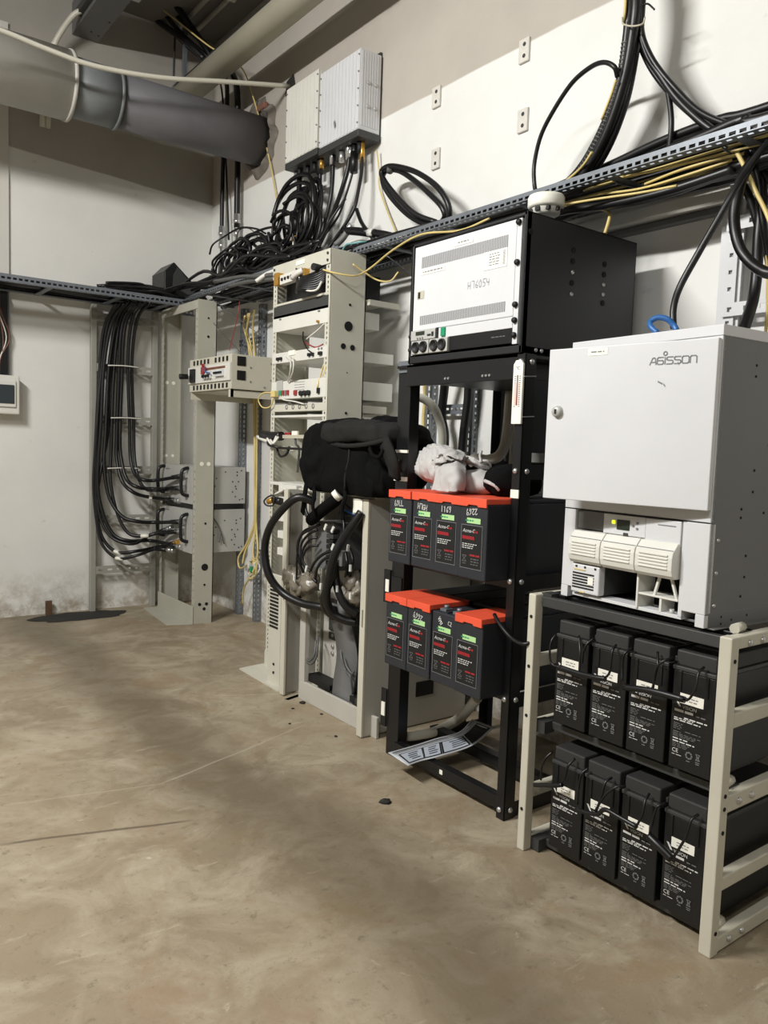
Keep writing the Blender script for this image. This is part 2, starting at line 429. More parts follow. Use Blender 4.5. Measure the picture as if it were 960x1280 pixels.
for i, u0 in enumerate((0, 1)):
    a = [[(2.057, 4.96, 3.76), (2.063, 4.652, 3.76)], [(2.159, 5.049, 3.76), (2.188, 4.544, 3.76)]][i]
    x0 = a[0][0]
    tag(MB().tube([(x0,-2.9,3.775),(x0,5.1,3.775)], .014, 8, 2).box(x0-.03,x0+.03,4.55,4.58,3.757,ZC).build('ceiling_conduit', 'pvc'),
        ['thin pale conduit on the dark ceiling, left of the two', 'thin pale conduit on the dark ceiling, right one next to the beige pipe'][i], 'conduit', 'pale ceiling conduits')

# boxed grey duct overhead that ends at the back wall
bx = [(1.418, 5.2, 3.551), (1.566, 5.2, 3.556)]
t = thing('cable_duct', 'boxed grey sheet metal duct overhead, ending at the back wall above the round duct', 'duct', (1.49, 4.5, 3.556))
MB().box(1.415, 1.568, 3.35, 5.19, 3.556, 3.74).build('duct_box', 'cab_side', t)
MB().box(1.50, 1.60, 3.2, 4.55, 3.538, 3.556).build('lamp_rail', 'steel', t, bevel=.004)
MB().box(1.385, 1.415, 4.2, 5.0, 3.58, 3.62).build('bracket', 'dark_grey', t)
for k, (u, v) in enumerate(((137,25),(123,42),(114,39))):
    p = [(1.548, 4.9, 3.57), (1.545, 5.1, 3.568), (1.496, 5.08, 3.558)][k]
    MB().cyl((p[0],p[1],3.553),(p[0],p[1],3.557), .006, 8).build('rivet', 'ink', t)
for k in range(2):
    cable('flexible_conduit', [(1.41,5.0-.05*k,3.60),(1.36,5.03-.04*k,3.56),(1.30,5.08,3.45),(1.27-.03*k,5.12,3.3),(1.26-.03*k,5.13,2.95)], .016, 'pvc',
          ['pale flexible conduit dropping from the boxed grey duct, outer one', 'pale flexible conduit dropping from the boxed grey duct, inner one'][k], 'conduit', 'pale flexible conduits')

cable('sagging_conduit', [(0.6, 4.05, 2.932), (0.801, 4.1, 2.958), (1.018, 4.14, 2.957), (1.249, 4.16, 2.958), (1.58, 4.17, 3.006), (1.941, 4.17, 3.092), (2.359, 4.165, 3.187)], .0125, 'pvc',
      'long pale sagging conduit strung in front of the dark duct to the right wall', 'conduit', n=10)
MB().add(*[[(XR-.003,4.09,3.15),(XR-.003,4.21,3.14),(XR-.003,4.20,3.22),(XR-.003,4.12,3.24)],[(0,1,2,3)]]).build('conduit_hole', 'soil', wall_r)
cable('hanger_rod', [(2.029, 5.1, 3.771), (2.022, 5.1, 3.438)], .007, 'dark_grey', 'thin dark hanger rod dropping from the ceiling left of the beige pipe', 'rod', n=6)

# cables that cross the ceiling and drop in the corner to screwed connectors
for k in range(3):
    pts = [[(1.95, 5.217, 3.929), (2, 4.948, 3.669), (2.1, 4.771, 3.492), (2.22, 4.772, 3.425), (2.29, 4.867, 3.29), (2.3, 4.934, 2.961), (2.3, 4.938, 2.45)],
           [(2, 5.182, 3.956), (2.05, 4.943, 3.708), (2.15, 4.765, 3.525), (2.24, 4.677, 3.384), (2.3, 4.737, 3.252), (2.3, 4.721, 2.856), (2.3, 4.716, 2.484)],
           [(1.95, 5.363, 4.013), (2, 5.066, 3.705), (2.1, 4.867, 3.508), (2.24, 4.885, 3.43), (2.29, 4.911, 3.204), (2.31, 4.904, 2.88), (2.31, 4.85, 2.436)]][k]
    t = thing('feeder_cable', ['black feeder cable dropping in the room corner, left one with steel connector',
         'thick black feeder cable dropping in the room corner, right one with ribbed connector', 'thin black cable between the two feeders in the room corner'][k], 'cable', pts[3], 'feeder cables in the corner')
    MB().tube(pts, [.014, .019, .006][k], 9, 7).build('jacket', 'cable', t)
    e = Vector(pts[-1])
    if k < 2:
        MB().lathe([(.012,.09),(.02,.085),(.02,.05),(.024,.048),(.024,.03),(.017,.028),(.017,-.02),(.021,-.022),(.021,-.05),(.012,-.055),(.009,-.1)], e, 14).build('connector', 'steel', t)
        MB().tube([e+Vector((0,0,-.08)), e+Vector((-.005,.01,-.2)), e+Vector((-.02,-.02,-.32))], .011, 8, 5).build('tail', 'cable', t)
cable('yellow_wire', [(1.9, 5.168, 3.906), (1.95, 4.89, 3.701), (2.05, 4.613, 3.475), (2.2, 4.509, 3.374), (2.3, 4.531, 3.234), (2.32, 4.413, 2.97), (2.33, 4.321, 2.738), (2.33, 4.254, 2.561)], .005, 'yellow', 'thin yellow wire coming off the ceiling past the end of the dark duct', 'wire', n=5)
for k in range(2):
    cable('corner_cable', [(1.95, 4.959, 3.847), (2.05, 4.88, 3.683), (2.12, 4.769, 3.507), (2.2, 4.774, 3.381)] if k else [(1.85, 5.32, 3.961), (1.95, 5.158, 3.792), (2, 4.857, 3.578), (2.08, 4.748, 3.459)], .02, 'cable',
          ['black cable bundle crossing the dark ceiling by the back wall', 'black cable crossing the ceiling towards the beige pipe'][k], 'cable', 'black cables on the ceiling', n=8)

# fluorescent tube lamp hung at the left of the room (outside the frame)
for L, lab in ((LAMP_A, 'white fluorescent tube lamp hung at the left of the frame'), (LAMP_B, 'white fluorescent tube lamp hung behind the camera')):
    t = thing('tube_lamp', lab, 'lamp', L)
    MB().box(L[0]-.12, L[0]-.05, L[1]-.62, L[1]+.62, L[2]-.04, L[2]+.06).build('lamp_body', 'white', t, bevel=.006)
    MB().cyl((L[0]-.03,L[1]-.58,L[2]),(L[0]-.03,L[1]+.58,L[2]), .013, 12).build('tube', 'label', t)
    for yy in (-.5, .5): MB().cyl((L[0]-.08,L[1]+yy,L[2]+.06),(L[0]-.08,L[1]+yy,ZC), .004, 6).build('hanger', 'steel', t)

M['plate_paint'] = mat('dull_plate_paint', (208, 205, 197), .6, 0, .08, 40)
# wall plates left in the paint
for k, (u, v) in enumerate(((657,64),(655,151),(547,122),(546,199))):
    p = Vector([(2.35, 2.296, 2.698), (2.35, 2.287, 2.43), (2.35, 2.827, 2.692), (2.35, 2.816, 2.422)][k])
    t = thing('wall_plate', ['small pale wall plate with two holes on the paint edge, uppermost', 'small pale wall plate below the uppermost one, nearest the cable bundle',
              'small pale wall plate high beside the white radio box', 'small pale wall plate just above the coiled cable loop'][k], 'plate', p, 'pale wall plates')
    MB().box(XR-.012, XR, p.y-.027, p.y+.027, p.z-.045, p.z+.045).build('plate', 'plate_paint', t, bevel=.003)
    for s in (-1, 1):
        MB().cyl((XR-.0135,p.y-.004,p.z+s*.022),(XR-.011,p.y-.004,p.z+s*.022), .008, 10).build('screw_hole', 'dark_grey', t)

# breaker box with its wires and black channel on the back wall
t = thing('breaker_box', 'white breaker box with dark window on the back wall at the left edge', 'electrical box', (.95, 5.15, 1.25))
MB().box(.78, 1.095, 5.10, 5.2, 1.243, 1.472).build('box_body', 'ivory', t, bevel=.008)
MB().box(.80, 1.072, 5.088, 5.101, 1.285, 1.44).build('window_frame', 'ivory', t, bevel=.004)
MB().box(.82, 1.062, 5.082, 5.09, 1.305, 1.415).build('tinted_window', 'shutter', t, bevel=.004)
t = thing('wiring_channel', 'open black wiring channel between the tray and the breaker box', 'channel', (1.02, 5.18, 1.47))
MB().box(.80, .985, 5.185, 5.2, 1.47, 1.99).build('pale_board', 'pipe', t)
MB().box(1.0, 1.04, 5.15, 5.2, 1.47, 1.99).build('channel_side', 'black', t)
MB().box(1.043, 1.052, 5.17, 5.2, 1.47, 1.99).build('channel_edge', 'galv', t)
for k in range(6):
    x = .93+.018*k
    cable('house_wire', [(x-.03,5.165,1.98),(x+.02*math.sin(k),5.15,1.85),(x+.03,5.15,1.7),(x+.02*math.cos(k*2),5.15,1.58),(x-.03,5.16,1.475)], .004, ['brown_wire','brown_wire','cable','brown_wire','wire_white','brown_wire'][k],
          ['leftmost brown wire above the breaker box','second brown wire above the breaker box','thin black wire above the breaker box','fourth wire, brown, above the breaker box','pale wire above the breaker box','rightmost brown wire above the breaker box beside the black channel'][k], 'wire', 'wires above the breaker box', n=5)

# floor litter
p = [(1.272, 5.177, 0), (1.421, 5.099, 0), (1.483, 1.908, 0), (1.756, 2.875, 0), (1.661, 2.465, 0), (1.75, 2.71, 0), (1.683, 2.832, 0), (1.579, 2.68, 0)]
tag(MB().box(p[0][0]-.018, p[0][0]+.018, 5.15, 5.17, 0, .09).build('metal_stub', 'rust'), 'rusty metal stub standing at the foot of the back wall', 'stub')
n = 30; vs = [(p[1][0], 5.02, .012)]
for i in range(n):
    a = 2*math.pi*i/n; r = 1+.35*noise.noise((math.cos(a)*2, math.sin(a)*2, 4))
    vs.append((p[1][0]+.30*r*math.cos(a), 5.04+.13*r*math.sin(a), .002))
tag(MB().add(vs, [(0, i+1, (i+1) % n+1) for i in range(n)], True).build('dust_heap', 'soil'), 'flat black heap of dust on the floor by the back wall', 'dust')
for k in range(2, 8):
    r = [0,0,.018,.014,.008,.007,.007,.006][k]; vs = []; 
    mb = MB().lathe([(.2*r,0),(r,.1*r),(r*.8,.5*r),(.1*r,.7*r)], (p[k][0],p[k][1],0), 7)
    for q in mb.v: q += Vector((noise.noise(q*90)*r*.5, noise.noise(q*77)*r*.5, 0))
    tag(mb.build('black_crumb', 'soil'), ['','','black crumb lying alone on the open floor','largest black crumb in front of the low grey cabinet','black crumb near the right panel of the low grey cabinet','small black crumb before the cabinet plinth','small black crumb beside the largest one','small black crumb left of the low grey cabinet'][k], 'crumb', 'black crumbs on the floor')

# ------------------------------------------------------------- cable trays
def tray(name, label, runs, rungs):
    t = thing(name, label, 'cable tray', runs[0][0])
    for (org, d, L, hgt) in runs:
        d = Vector(d); side = Vector((0,0,1)).cross(d)
        mb = MB().perf(org, d, (0,0,1), L, hgt, .03, .02, .012)
        mb.perf(Vector(org), d, -side if (d.x > 0) else side, L, .035, .03, .018, .01)
        mb.build('rail', 'galv', t, solid=.003)
    for a, b in rungs:
        MB().bar(a, b, .03, .006).build('rung', 'galv', t)
    return t
ZT = 1.985
tray('wall_tray', 'slotted grey steel cable tray along the right wall', [((2.07,.1,ZT),(0,1,0),2.95,.04), ((2.33,.1,ZT),(0,1,0),4.3,.04)],
     [((2.07,y,ZT),(2.33,y,ZT)) for y in (.4,.8,1.2,1.62,2.0,2.4,2.8)])
tray('back_tray', 'slotted grey steel cable tray along the back wall', [((-.6,4.82,1.962),(1,0,0),2.62,.045), ((-.6,5.15,1.965),(1,0,0),2.8,.04)],
     [((x,4.82,1.965),(x,5.15,1.965)) for x in (.2,.7,1.2,1.6,1.9)])
t = thing('tray_link', 'pair of slotted steel rails carrying cables over the racks between the two trays', 'cable tray', (2.1,3.6,ZT))
for x in (2.02, 2.2):
    MB().perf((x,3.1,2.0),(0,1,0),(0,0,1),1.8,.035,.03,.018,.01).perf((x,3.1,2.0),(0,1,0),(-1,0,0),1.8,.03,.03,.018,.01).build('rail', 'galv', t, solid=.003)
for y in (3.3, 3.7, 4.1, 4.5, 4.8): MB().bar((1.98,y,1.998),(2.33,y,1.998),.03,.006).build('rung', 'galv', t)

# cables lying in the trays
rng = random.Random(3)
def lay(axis, a, b, c0, z0, r, wob, step=.45):
    pts = []; n = max(3, int((b-a)/step)); ph = rng.uniform(0, 6)
    for i in range(n+1):
        s = a+(b-a)*i/n; o = c0+wob*math.sin(ph+s*2.1)+rng.uniform(-1,1)*wob*.4
        z = z0+abs(rng.gauss(0, 1))*wob*.25
        pts.append((o, s, z) if axis == 'y' else (s, o, z))
    return pts
for k in range(15):
    r = rng.choice((.007,.008,.010,.012)); x = 2.10+.205*((k*7) % 15)/14
    cable('tray_cable', lay('y', .12, rng.choice((4.7,4.9,4.5)), x, ZT+.02+.012*(k//5), r, .018), r, 'cable', 'black cable lying in the slotted tray along the right wall', group='black cables in the right wall tray', n=6, sub=4)
for k in range(5):
    x = 2.11+.045*k
    cable('tray_fibre', lay('y', .15, 1.5+.3*k, x, ZT+.012, .004, .02, .3), .0045, 'yellow', 'yellow fibre cable lying among black cables in the right wall tray', group='yellow fibres in the right wall tray', n=5, sub=4)
for k in range(9):
    r = rng.choice((.009,.011,.013)); y = 4.86+.27*((k*4) % 9)/8
    cable('back_tray_cable', lay('x', -.6, rng.choice((1.7,1.85,2.1)), y, 1.985+.012*(k//4), r, .012), r, 'cable', 'black cable lying in the slotted tray along the back wall', group='black cables in the back wall tray', n=6, sub=4)
# yellow slack hanging under the right tray, and brackets
Q = [[(2.12, 1.759, 2.015), (2.1, 1.572, 1.987), (2.1, 1.406, 1.976), (2.12, 1.281, 1.979), (2.14, 1.188, 1.984)], [(2.16, 1.909, 1.968), (2.12, 1.74, 1.967), (2.1, 1.54, 1.939), (2.1, 1.377, 1.941), (2.12, 1.255, 1.955)],
     [(2.1, 1.523, 1.949), (2.09, 1.398, 1.956), (2.1, 1.28, 1.961), (2.12, 1.221, 1.963)], [(2.05, 1.974, 1.938), (2.04, 1.838, 1.936), (2.06, 1.689, 1.931), (2.09, 1.531, 1.923), (2.1, 1.412, 1.918)]]
for k, q in enumerate(Q):
    cable('yellow_fibre', q, .004, 'yellow', ['yellow fibre sagging under the right tray, thickest upper strand','yellow fibre sagging under the right tray, long lower strand','short yellow fibre strand under the right tray at the far right','yellow fibre trailing under the tray past the smoke detector'][k], 'cable', 'yellow fibres under the right tray', n=6)
Q = [[(2.1, 2.076, 1.885), (2.1, 1.891, 1.936), (2.1, 1.657, 1.917), (2.11, 1.461, 1.913), (2.13, 1.271, 1.931), (2.14, 1.163, 1.944)], [(2.16, 2.095, 1.922), (2.15, 1.829, 1.949), (2.15, 1.575, 1.934), (2.16, 1.363, 1.936), (2.18, 1.183, 1.939)],
     [(2.2, 2.261, 1.937), (2.2, 1.943, 1.961), (2.2, 1.641, 1.944), (2.2, 1.387, 1.934), (2.2, 1.193, 1.932)], [(2.24, 2.134, 1.98), (2.24, 1.801, 1.972), (2.24, 1.494, 1.959), (2.24, 1.215, 1.962)], [(2.13, 2.106, 1.907), (2.13, 1.778, 1.934), (2.13, 1.474, 1.914), (2.15, 1.167, 1.937)]]
for q in Q: cable('tray_underside_cable', q+[(q[-1][0]+.02, .1, q[-1][2]+.02)], .014, 'cable', 'thick black cable hung below the right wall tray', group='black cables hung below the right tray', n=7)
for k, (a, b) in enumerate((([(2.09, 1.623, 1.973), (2.3, 1.604, 1.977)]), ([(2.08, 1.257, 1.971), (2.3, 1.278, 1.997)]))):
    tag(MB().perf(a, (Vector(b)-Vector(a)).normalized(), (0,.02,.03), (Vector(b)-Vector(a)).length, 1, .03, .02, .3).build('tray_bracket', 'galv', solid=.003),
        ['slotted bracket under the right tray near the smoke detector', 'slotted bracket under the right tray near the right edge'][k], 'bracket', 'slotted tray brackets')
for k, (a, b) in enumerate(([(2.1, 2.811, 1.946), (2.33, 2.903, 1.906)], [(2, 4.4, 1.952), (2.3, 4.425, 1.803)], [(2.05, 4.481, 1.827), (2.3, 4.638, 1.698)])):
    tag(MB().perf(a, (Vector(b)-Vector(a)).normalized(), (0,.03,.015), (Vector(b)-Vector(a)).length, 1, .028, .018, .3).build('tray_brace', 'galv', solid=.003),
        ['slotted diagonal brace between the tall beige rack and the black cabinet', 'upper slotted diagonal brace behind the corner frame top', 'lower slotted diagonal brace behind the corner frame top'][k], 'brace', 'slotted diagonal braces')

# pale cable trunking on the right wall below the tray
a, b = [(2.33, 1.839, 1.916), (2.33, 1.261, 1.956)]
t = thing('wall_trunking', 'pale glossy trunking on the right wall under the tray', 'trunking', (2.33, 1.4, 1.8))
zc = (a[2]+b[2])/2
MB().box(2.31, 2.35, .1, 2.0, zc-.03, zc+.03).build('trunk_body', 'wire_white', t, bevel=.012)
MB().box(2.315, 2.35, .1, 2.0, zc-.055, zc-.034).build('trunk_lip', 'cab_side', t, bevel=.004)

M['ladder_grey'] = mat('grey_ladder_paint', (150, 149, 140), .5, 0, .06, 8)
# ------------------------------------------------------------- ladders and struts
for k, q in enumerate(([(2.25, 2.233, 2.074), (2.25, 1.995, 2.089), (2.25, 1.784, 2.103), (2.25, 1.569, 2.128), (2.25, 1.379, 2.135), (2.25, 1.176, 2.126)], [(2.28, 2.178, 2.08), (2.28, 1.911, 2.104), (2.28, 1.679, 2.114), (2.28, 1.476, 2.128), (2.28, 1.345, 2.118), (2.28, 1.19, 2.117)], [(2.2, 1.742, 2.037), (2.2, 1.532, 2.066), (2.2, 1.372, 2.082), (2.2, 1.274, 2.09), (2.2, 1.148, 2.073)])):
    q = q+[(2.25, .1, q[-1][2]+.02)]
    cable('rising_cable', q, [.016,.014,.018][k], 'cable', ['thick black cable climbing above the right tray to the right edge, topmost','thick black cable climbing above the right tray, against the wall','thickest black cable climbing above the right tray near its right end'][k], 'cable', 'thick cables above the right tray', n=8)
tag(MB().box(2.325,2.34,4.2047,4.4083,0.4611,1.5344).build('white_board','white',bevel=.002), 'white board leaning on the right wall behind the tall rack, beside the yellow cables', 'board')
t = thing('cable_ladder', 'beige metal cable ladder standing against the back wall', 'cable ladder', (1.73, 5.15, 0))
for x in (1.535, 1.932):
    MB().box(x-.017, x+.017, 5.125, 5.165, 0, 1.96).build('rail', 'ladder_grey', t, bevel=.003)
for z in (.27, .60, .92, 1.24, 1.567, 1.88):
    MB().perf((1.552,5.128,z-.025),(1,0,0),(0,0,1),.363,.05,.06,.03,.012).build('rung', 'ladder_grey', t, solid=.004)
for k, (u, u2, lab) in enumerate(((295,300,'left'),(317,322,'right'))):
    y = [4.635, 4.392][k]
    tag(MB().perf((2.31,y-.02,0),(0,0,1),(0,1,0),1.97,.04,.03,.018,.012).perf((2.31,y-.02,0),(0,0,1),(1,0,0),1.97,.035,.03,.018,.012).build('slotted_strut', 'galv', solid=.003),
        ['slotted steel strut on the right wall behind the corner frame, left one', 'slotted steel strut on the right wall behind the corner frame, right one with yellow cables'][k], 'strut', 'slotted struts behind the corner frame')
tag(MB().perf((2.31,4.37,1.735),(0,1,0),(0,0,1),.3,.04,.03,.018,.012).build('strut_rung', 'galv', solid=.003), 'short slotted cross strut behind the corner frame', 'strut')
t = thing('strut_ladder', 'slotted grey strut ladder on the wall behind the black rack', 'cable ladder', (2.32, 2.4, 0))
ys = [2.7659, 2.4957]
for y in ys: MB().perf((2.315,y-.022,0),(0,0,1),(0,1,0),1.98,.044,.03,.019,.013).perf((2.315,y-.022,0),(0,0,1),(1,0,0),1.98,.035,.03,.019,.013).build('rail', 'galv', t, solid=.003)
zr = 1.2973
for z in (zr, zr-.45, .3, 1.9): MB().perf((2.312,ys[1],z-.02),(0,1,0),(0,0,1),ys[0]-ys[1],.042,.03,.019,.012).build('rung', 'galv', t, solid=.003)
t = thing('white_strut_ladder', 'white perforated strut ladder on the right wall above the white cabinet', 'cable ladder', (2.31, 1.34, 1.2))
yl = 1.3573
for y, w_ in ((yl, .07), (yl-.36, .07)):
    MB().perf((2.30,y-w_/2,.9),(0,0,1),(0,1,0),1.12,w_*.55,.05,.012,.012).perf((2.31,y,.9),(0,0,1),(0,-1,0),1.12,.045,.06,.028,.016).box(2.315,2.345,y-.03,y+.03,.9,2.02,).build('rail', 'white', t, solid=.003)
for v in (278, 385):
    z = 1.8307 if v == 278 else 1.5745
    MB().perf((2.29,yl-.36,z-.02),(0,1,0),(0,0,1),.36,.04,.05,.014,.014).build('rung', 'white', t, solid=.003)

# cables on the back ladder, sweeping across to the chassis sockets
def sweep(top, mids, ends):
    return top+mids+ends
LC = [
 ([(1.647, 4.98, 1.962), (1.598, 5.04, 1.855), (1.576, 5.09, 1.61), (1.551, 5.1, 1.259), (1.542, 5.1, 0.905), (1.545, 5.09, 0.651), (1.575, 5.07, 0.488), (1.651, 5.02, 0.397), (1.751, 4.95, 0.406)], [(1.9, 4.983, 0.421), (1.94, 4.734, 0.48)], .011),
 ([(1.677, 4.98, 1.966), (1.618, 5.04, 1.848), (1.583, 5.08, 1.585), (1.568, 5.09, 1.209), (1.549, 5.09, 0.855), (1.574, 5.07, 0.652), (1.633, 5.03, 0.51), (1.719, 4.98, 0.471)], [(1.88, 5.017, 0.46), (1.94, 4.682, 0.456)], .012),
 ([(1.697, 4.98, 1.979), (1.651, 5.05, 1.863), (1.619, 5.1, 1.565), (1.601, 5.1, 1.16), (1.589, 5.09, 0.957), (1.611, 5.06, 0.754), (1.673, 5, 0.63), (1.759, 4.95, 0.597)], [(1.88, 4.935, 0.589), (1.94, 4.637, 0.621)], .012),
 ([(1.727, 4.98, 1.983), (1.675, 5.06, 1.857), (1.65, 5.1, 1.517), (1.637, 5.1, 1.059), (1.627, 5.08, 0.855), (1.656, 5.04, 0.653), (1.712, 4.99, 0.522), (1.795, 4.93, 0.505)], [(1.88, 4.878, 0.528), (1.94, 4.66, 0.559)], .011),
 ([(1.757, 4.98, 1.992), (1.683, 5.04, 1.841), (1.674, 5.08, 1.467), (1.669, 5.09, 1.137), (1.667, 5.08, 0.984), (1.687, 5.03, 0.848), (1.741, 4.96, 0.78)], [(1.88, 5.025, 0.744), (1.94, 4.717, 0.745)], .012),
 ([(1.788, 4.98, 1.991), (1.703, 5.04, 1.848), (1.694, 5.08, 1.469), (1.686, 5.08, 1.163), (1.689, 5.07, 1.01), (1.709, 5.02, 0.869), (1.757, 4.95, 0.817)], [(1.88, 4.97, 0.805), (1.94, 4.644, 0.83)], .012),
 ([(1.819, 4.98, 1.995), (1.742, 5.02, 1.891), (1.731, 5.07, 1.623), (1.748, 5.08, 1.217), (1.751, 5.07, 1.012), (1.761, 5.02, 0.9), (1.798, 4.95, 0.863)], [(1.88, 4.916, 0.865), (1.94, 4.622, 0.91)], .011),
 ([(1.85, 4.98, 1.995), (1.78, 5.04, 1.888), (1.763, 5.09, 1.602), (1.781, 5.1, 1.219), (1.781, 5.08, 1.002), (1.792, 5.02, 0.859), (1.82, 4.95, 0.801)], [(1.86, 4.834, 0.808), (1.94, 4.877, 0.805)], .011),
 ([(1.628, 4.98, 1.96), (1.575, 5.06, 1.805), (1.559, 5.1, 1.51), (1.537, 5.1, 1.057), (1.528, 5.1, 0.803), (1.548, 5.08, 0.549), (1.579, 5.05, 0.428), (1.655, 5, 0.358), (1.754, 4.93, 0.383)], [(1.88, 4.93, 0.418), (1.94, 4.811, 0.419)], .010),
 ([(1.737, 4.98, 1.979), (1.671, 5.08, 1.819), (1.631, 5.12, 1.466), (1.623, 5.12, 1.161), (1.572, 5.1, 0.915), (1.55, 5.09, 0.743), (1.565, 5.07, 0.601), (1.62, 5.02, 0.491), (1.73, 4.95, 0.454)], [(1.88, 5.018, 0.502), (1.94, 4.842, 0.56)], .010),
]
LE = ['the lowest brass-collared socket, lower chassis','the bottom steel socket of the lower chassis','the top socket of the lower chassis','the middle socket of the lower chassis','the bottom socket of the upper chassis',
      'the middle socket of the upper chassis','the top socket of the upper chassis','the left edge of the upper chassis','the bottom left of the lower chassis','the left edge of the lower chassis']
for k, (a, b, r) in enumerate(LC):
    t = thing('jumper_cable', 'black jumper cable off the ladder to '+LE[k], 'cable', a[3], 'black jumper cables on the back ladder')
    pts = a+b
    MB().tube(pts, r, 8, 6).build('jacket', 'cable', t)
    e = Vector(pts[-1]); d = (Vector(pts[-1])-Vector(pts[-2])).normalized()
    MB().tube([e-d*.14, e-d*.05], .015, 10, 1).build('boot', 'cable', t)
    MB().tube([e-d*.05, e-d*.012], .014, 10, 1).tube([e-d*.012, e+d*.012], .018, 10, 1).build('connector', 'gold' if k == 0 else 'steel', t)
    if k in (0, 3, 4, 8): 
        q = Vector(pts[7]); q2 = Vector(pts[8] if k != 4 else pts[7])-Vector(pts[6]); q2.normalize()
        MB().tube([q-q2*.02, q+q2*.03], r+.0015, 8, 1).build('cable_tag', 'label', t)
for k, z in enumerate((1.567, 1.24, .92)):
    x0 = [1.60, 1.62, 1.60][k]
    tag(MB().tube([(x0,5.06,z+.01),(x0+.1,5.045,z+.015),(x0+.2,5.05,z+.012)], .004, 5, 4).build('cable_tie', 'wire_white'), ['pale cable tie across the ladder cables, upper rung','pale cable tie across the ladder cables, middle rung','pale cable tie across the ladder cables, lower rung'][k], 'cable tie', 'cable ties on the ladder')

# ------------------------------------------------------------- corner frame with chassis
t = thing('open_frame_rack', 'grey-green open two-post frame standing in the corner by the cable ladder', 'rack', (2.0, 4.78, 0))
ZF = 1.965
mb = MB(); y0 = 4.50
mb.box(1.955, 2.075, y0, y0+.004, 0, ZF)                       # web facing the camera side
mb.perf((1.955,y0,0),(0,0,1),(0,1,0),ZF,.035,.045,.012,.01)    # drilled front flange
mb.box(2.071, 2.075, y0, y0+.03, 0, ZF)
mb.build('post', 'olive', t, solid=.0025)
mb = MB(); y1 = 5.075
mb.box(1.955, 2.075, y1-.004, y1, 0, ZF)
mb.perf((1.955,y1-.035,0),(0,0,1),(0,1,0),ZF,.035,.045,.012,.01)
mb.box(2.071, 2.075, y1-.03, y1, 0, ZF)
mb.build('post', 'olive', t, solid=.0025)
MB().box(1.95, 1.956, y0, y1, ZF-.055, ZF).box(1.95, 2.08, y0, y1, ZF-.006, ZF).build('top_beam', 'olive', t, bevel=.002)
MB().box(1.945, 1.951, y0-.0, y1, 0, .11).build('base_plate', 'olive', t, bevel=.002)
MB().prism([(1.80,4.55),(1.945,4.50),(1.945,5.08),(1.85,5.08)], 0, .006, axis='z').build('foot_plate', 'olive', t)
for z, r in ((1.75,.008),(1.49,.012),(.62,.007),(.35,.022),(.24,.007),(.09,.010),(1.86,.006)):
    MB().cyl((2.02,y0-.003,z),(2.02,y0-.0015,z), r, 12).build('web_hole', 'hole', t)
for dx in (-.025, .02):
    MB().cyl((2.015+dx,y0-.0035,1.565),(2.015+dx,y0-.0015,1.565), .013, 12).build('bright_hole', 'label', t)
    MB().cyl((2.015+dx,y0-.0035,.985),(2.015+dx,y0-.0015,.985), .013, 12).build('bright_hole', 'label', t)
    MB().cyl((2.015+dx,y0-.0035,.12),(2.015+dx,y0-.0015,.12), .010, 12).build('web_hole', 'hole', t)
    MB().cyl((2.015+dx,y1-.0065,1.5),(2.015+dx,y1-.005,1.5), .012, 12).build('bright_hole', 'label', t)
    MB().cyl((2.015+dx,y1-.0065,1.02),(2.015+dx,y1-.005,1.02), .010, 12).build('bright_hole', 'label', t)

for k, (z0, z1) in enumerate(((.735,.965),(.435,.70))):
    if k: z0, z1 = .43, .70
    t = thing('radio_chassis', ['upper grey radio chassis with black handles mounted in the corner frame', 'lower grey radio chassis with a hanging grey lead mounted in the corner frame'][k], 'chassis', (2.1,4.78,z0), 'grey chassis in the corner frame')
    MB().box(1.965, 2.31, 4.545, 5.035, z0, z1).build('case', 'chassis', t, bevel=.003)
    MB().box(1.950, 1.9665, 4.54, 5.04, z0, z1).build('front_plate', 'chassis', t, bevel=.002)
    for yy in (4.60, 4.985):
        zm = (z0+z1)/2+.02
        MB().tube([(1.95,yy,zm+.085),(1.925,yy,zm+.08),(1.905,yy,zm+.055),(1.905,yy,zm-.055),(1.925,yy,zm-.08),(1.95,yy,zm-.085)], .011, 8, 4).build('handle', 'black', t)
    for j, (x, z) in enumerate(((.06,.18),(.03,.14),(.05,.11),(.055,.095),(.03,.075),(.07,.14),(.05,.045),(-.08,.16),(-.09,.11),(-.10,.08),(-.02,.2),(.06,.20),(.09,.21),(.1,.03),(.08,.025))):
        MB().cyl((2.19+x,4.5445,z0+z),(2.19+x,4.5435,z0+z), .0045 , 8).build('side_screw', 'ink', t)
    MB().box(1.9485,1.9505,4.90,4.97,z1-.03,z1-.022).build('print_mark', 'ink_grey', t)
    if k:
        MB().tube([(2.061, 4.53, 0.673), (2.105, 4.53, 0.627), (2.138, 4.53, 0.56), (2.162, 4.53, 0.484)], .004, 6, 5).tube([(2.138, 4.53, 0.56), (2.134, 4.53, 0.525), (2.129, 4.53, 0.495)], .004, 6, 3).build('hanging_lead', 'cable_grey', t)
tag(MB().box(1.975,2.30,4.55,5.03,.702,.732).build('spacer_shelf','black'), 'black shelf between the two grey chassis in the corner frame', 'shelf')

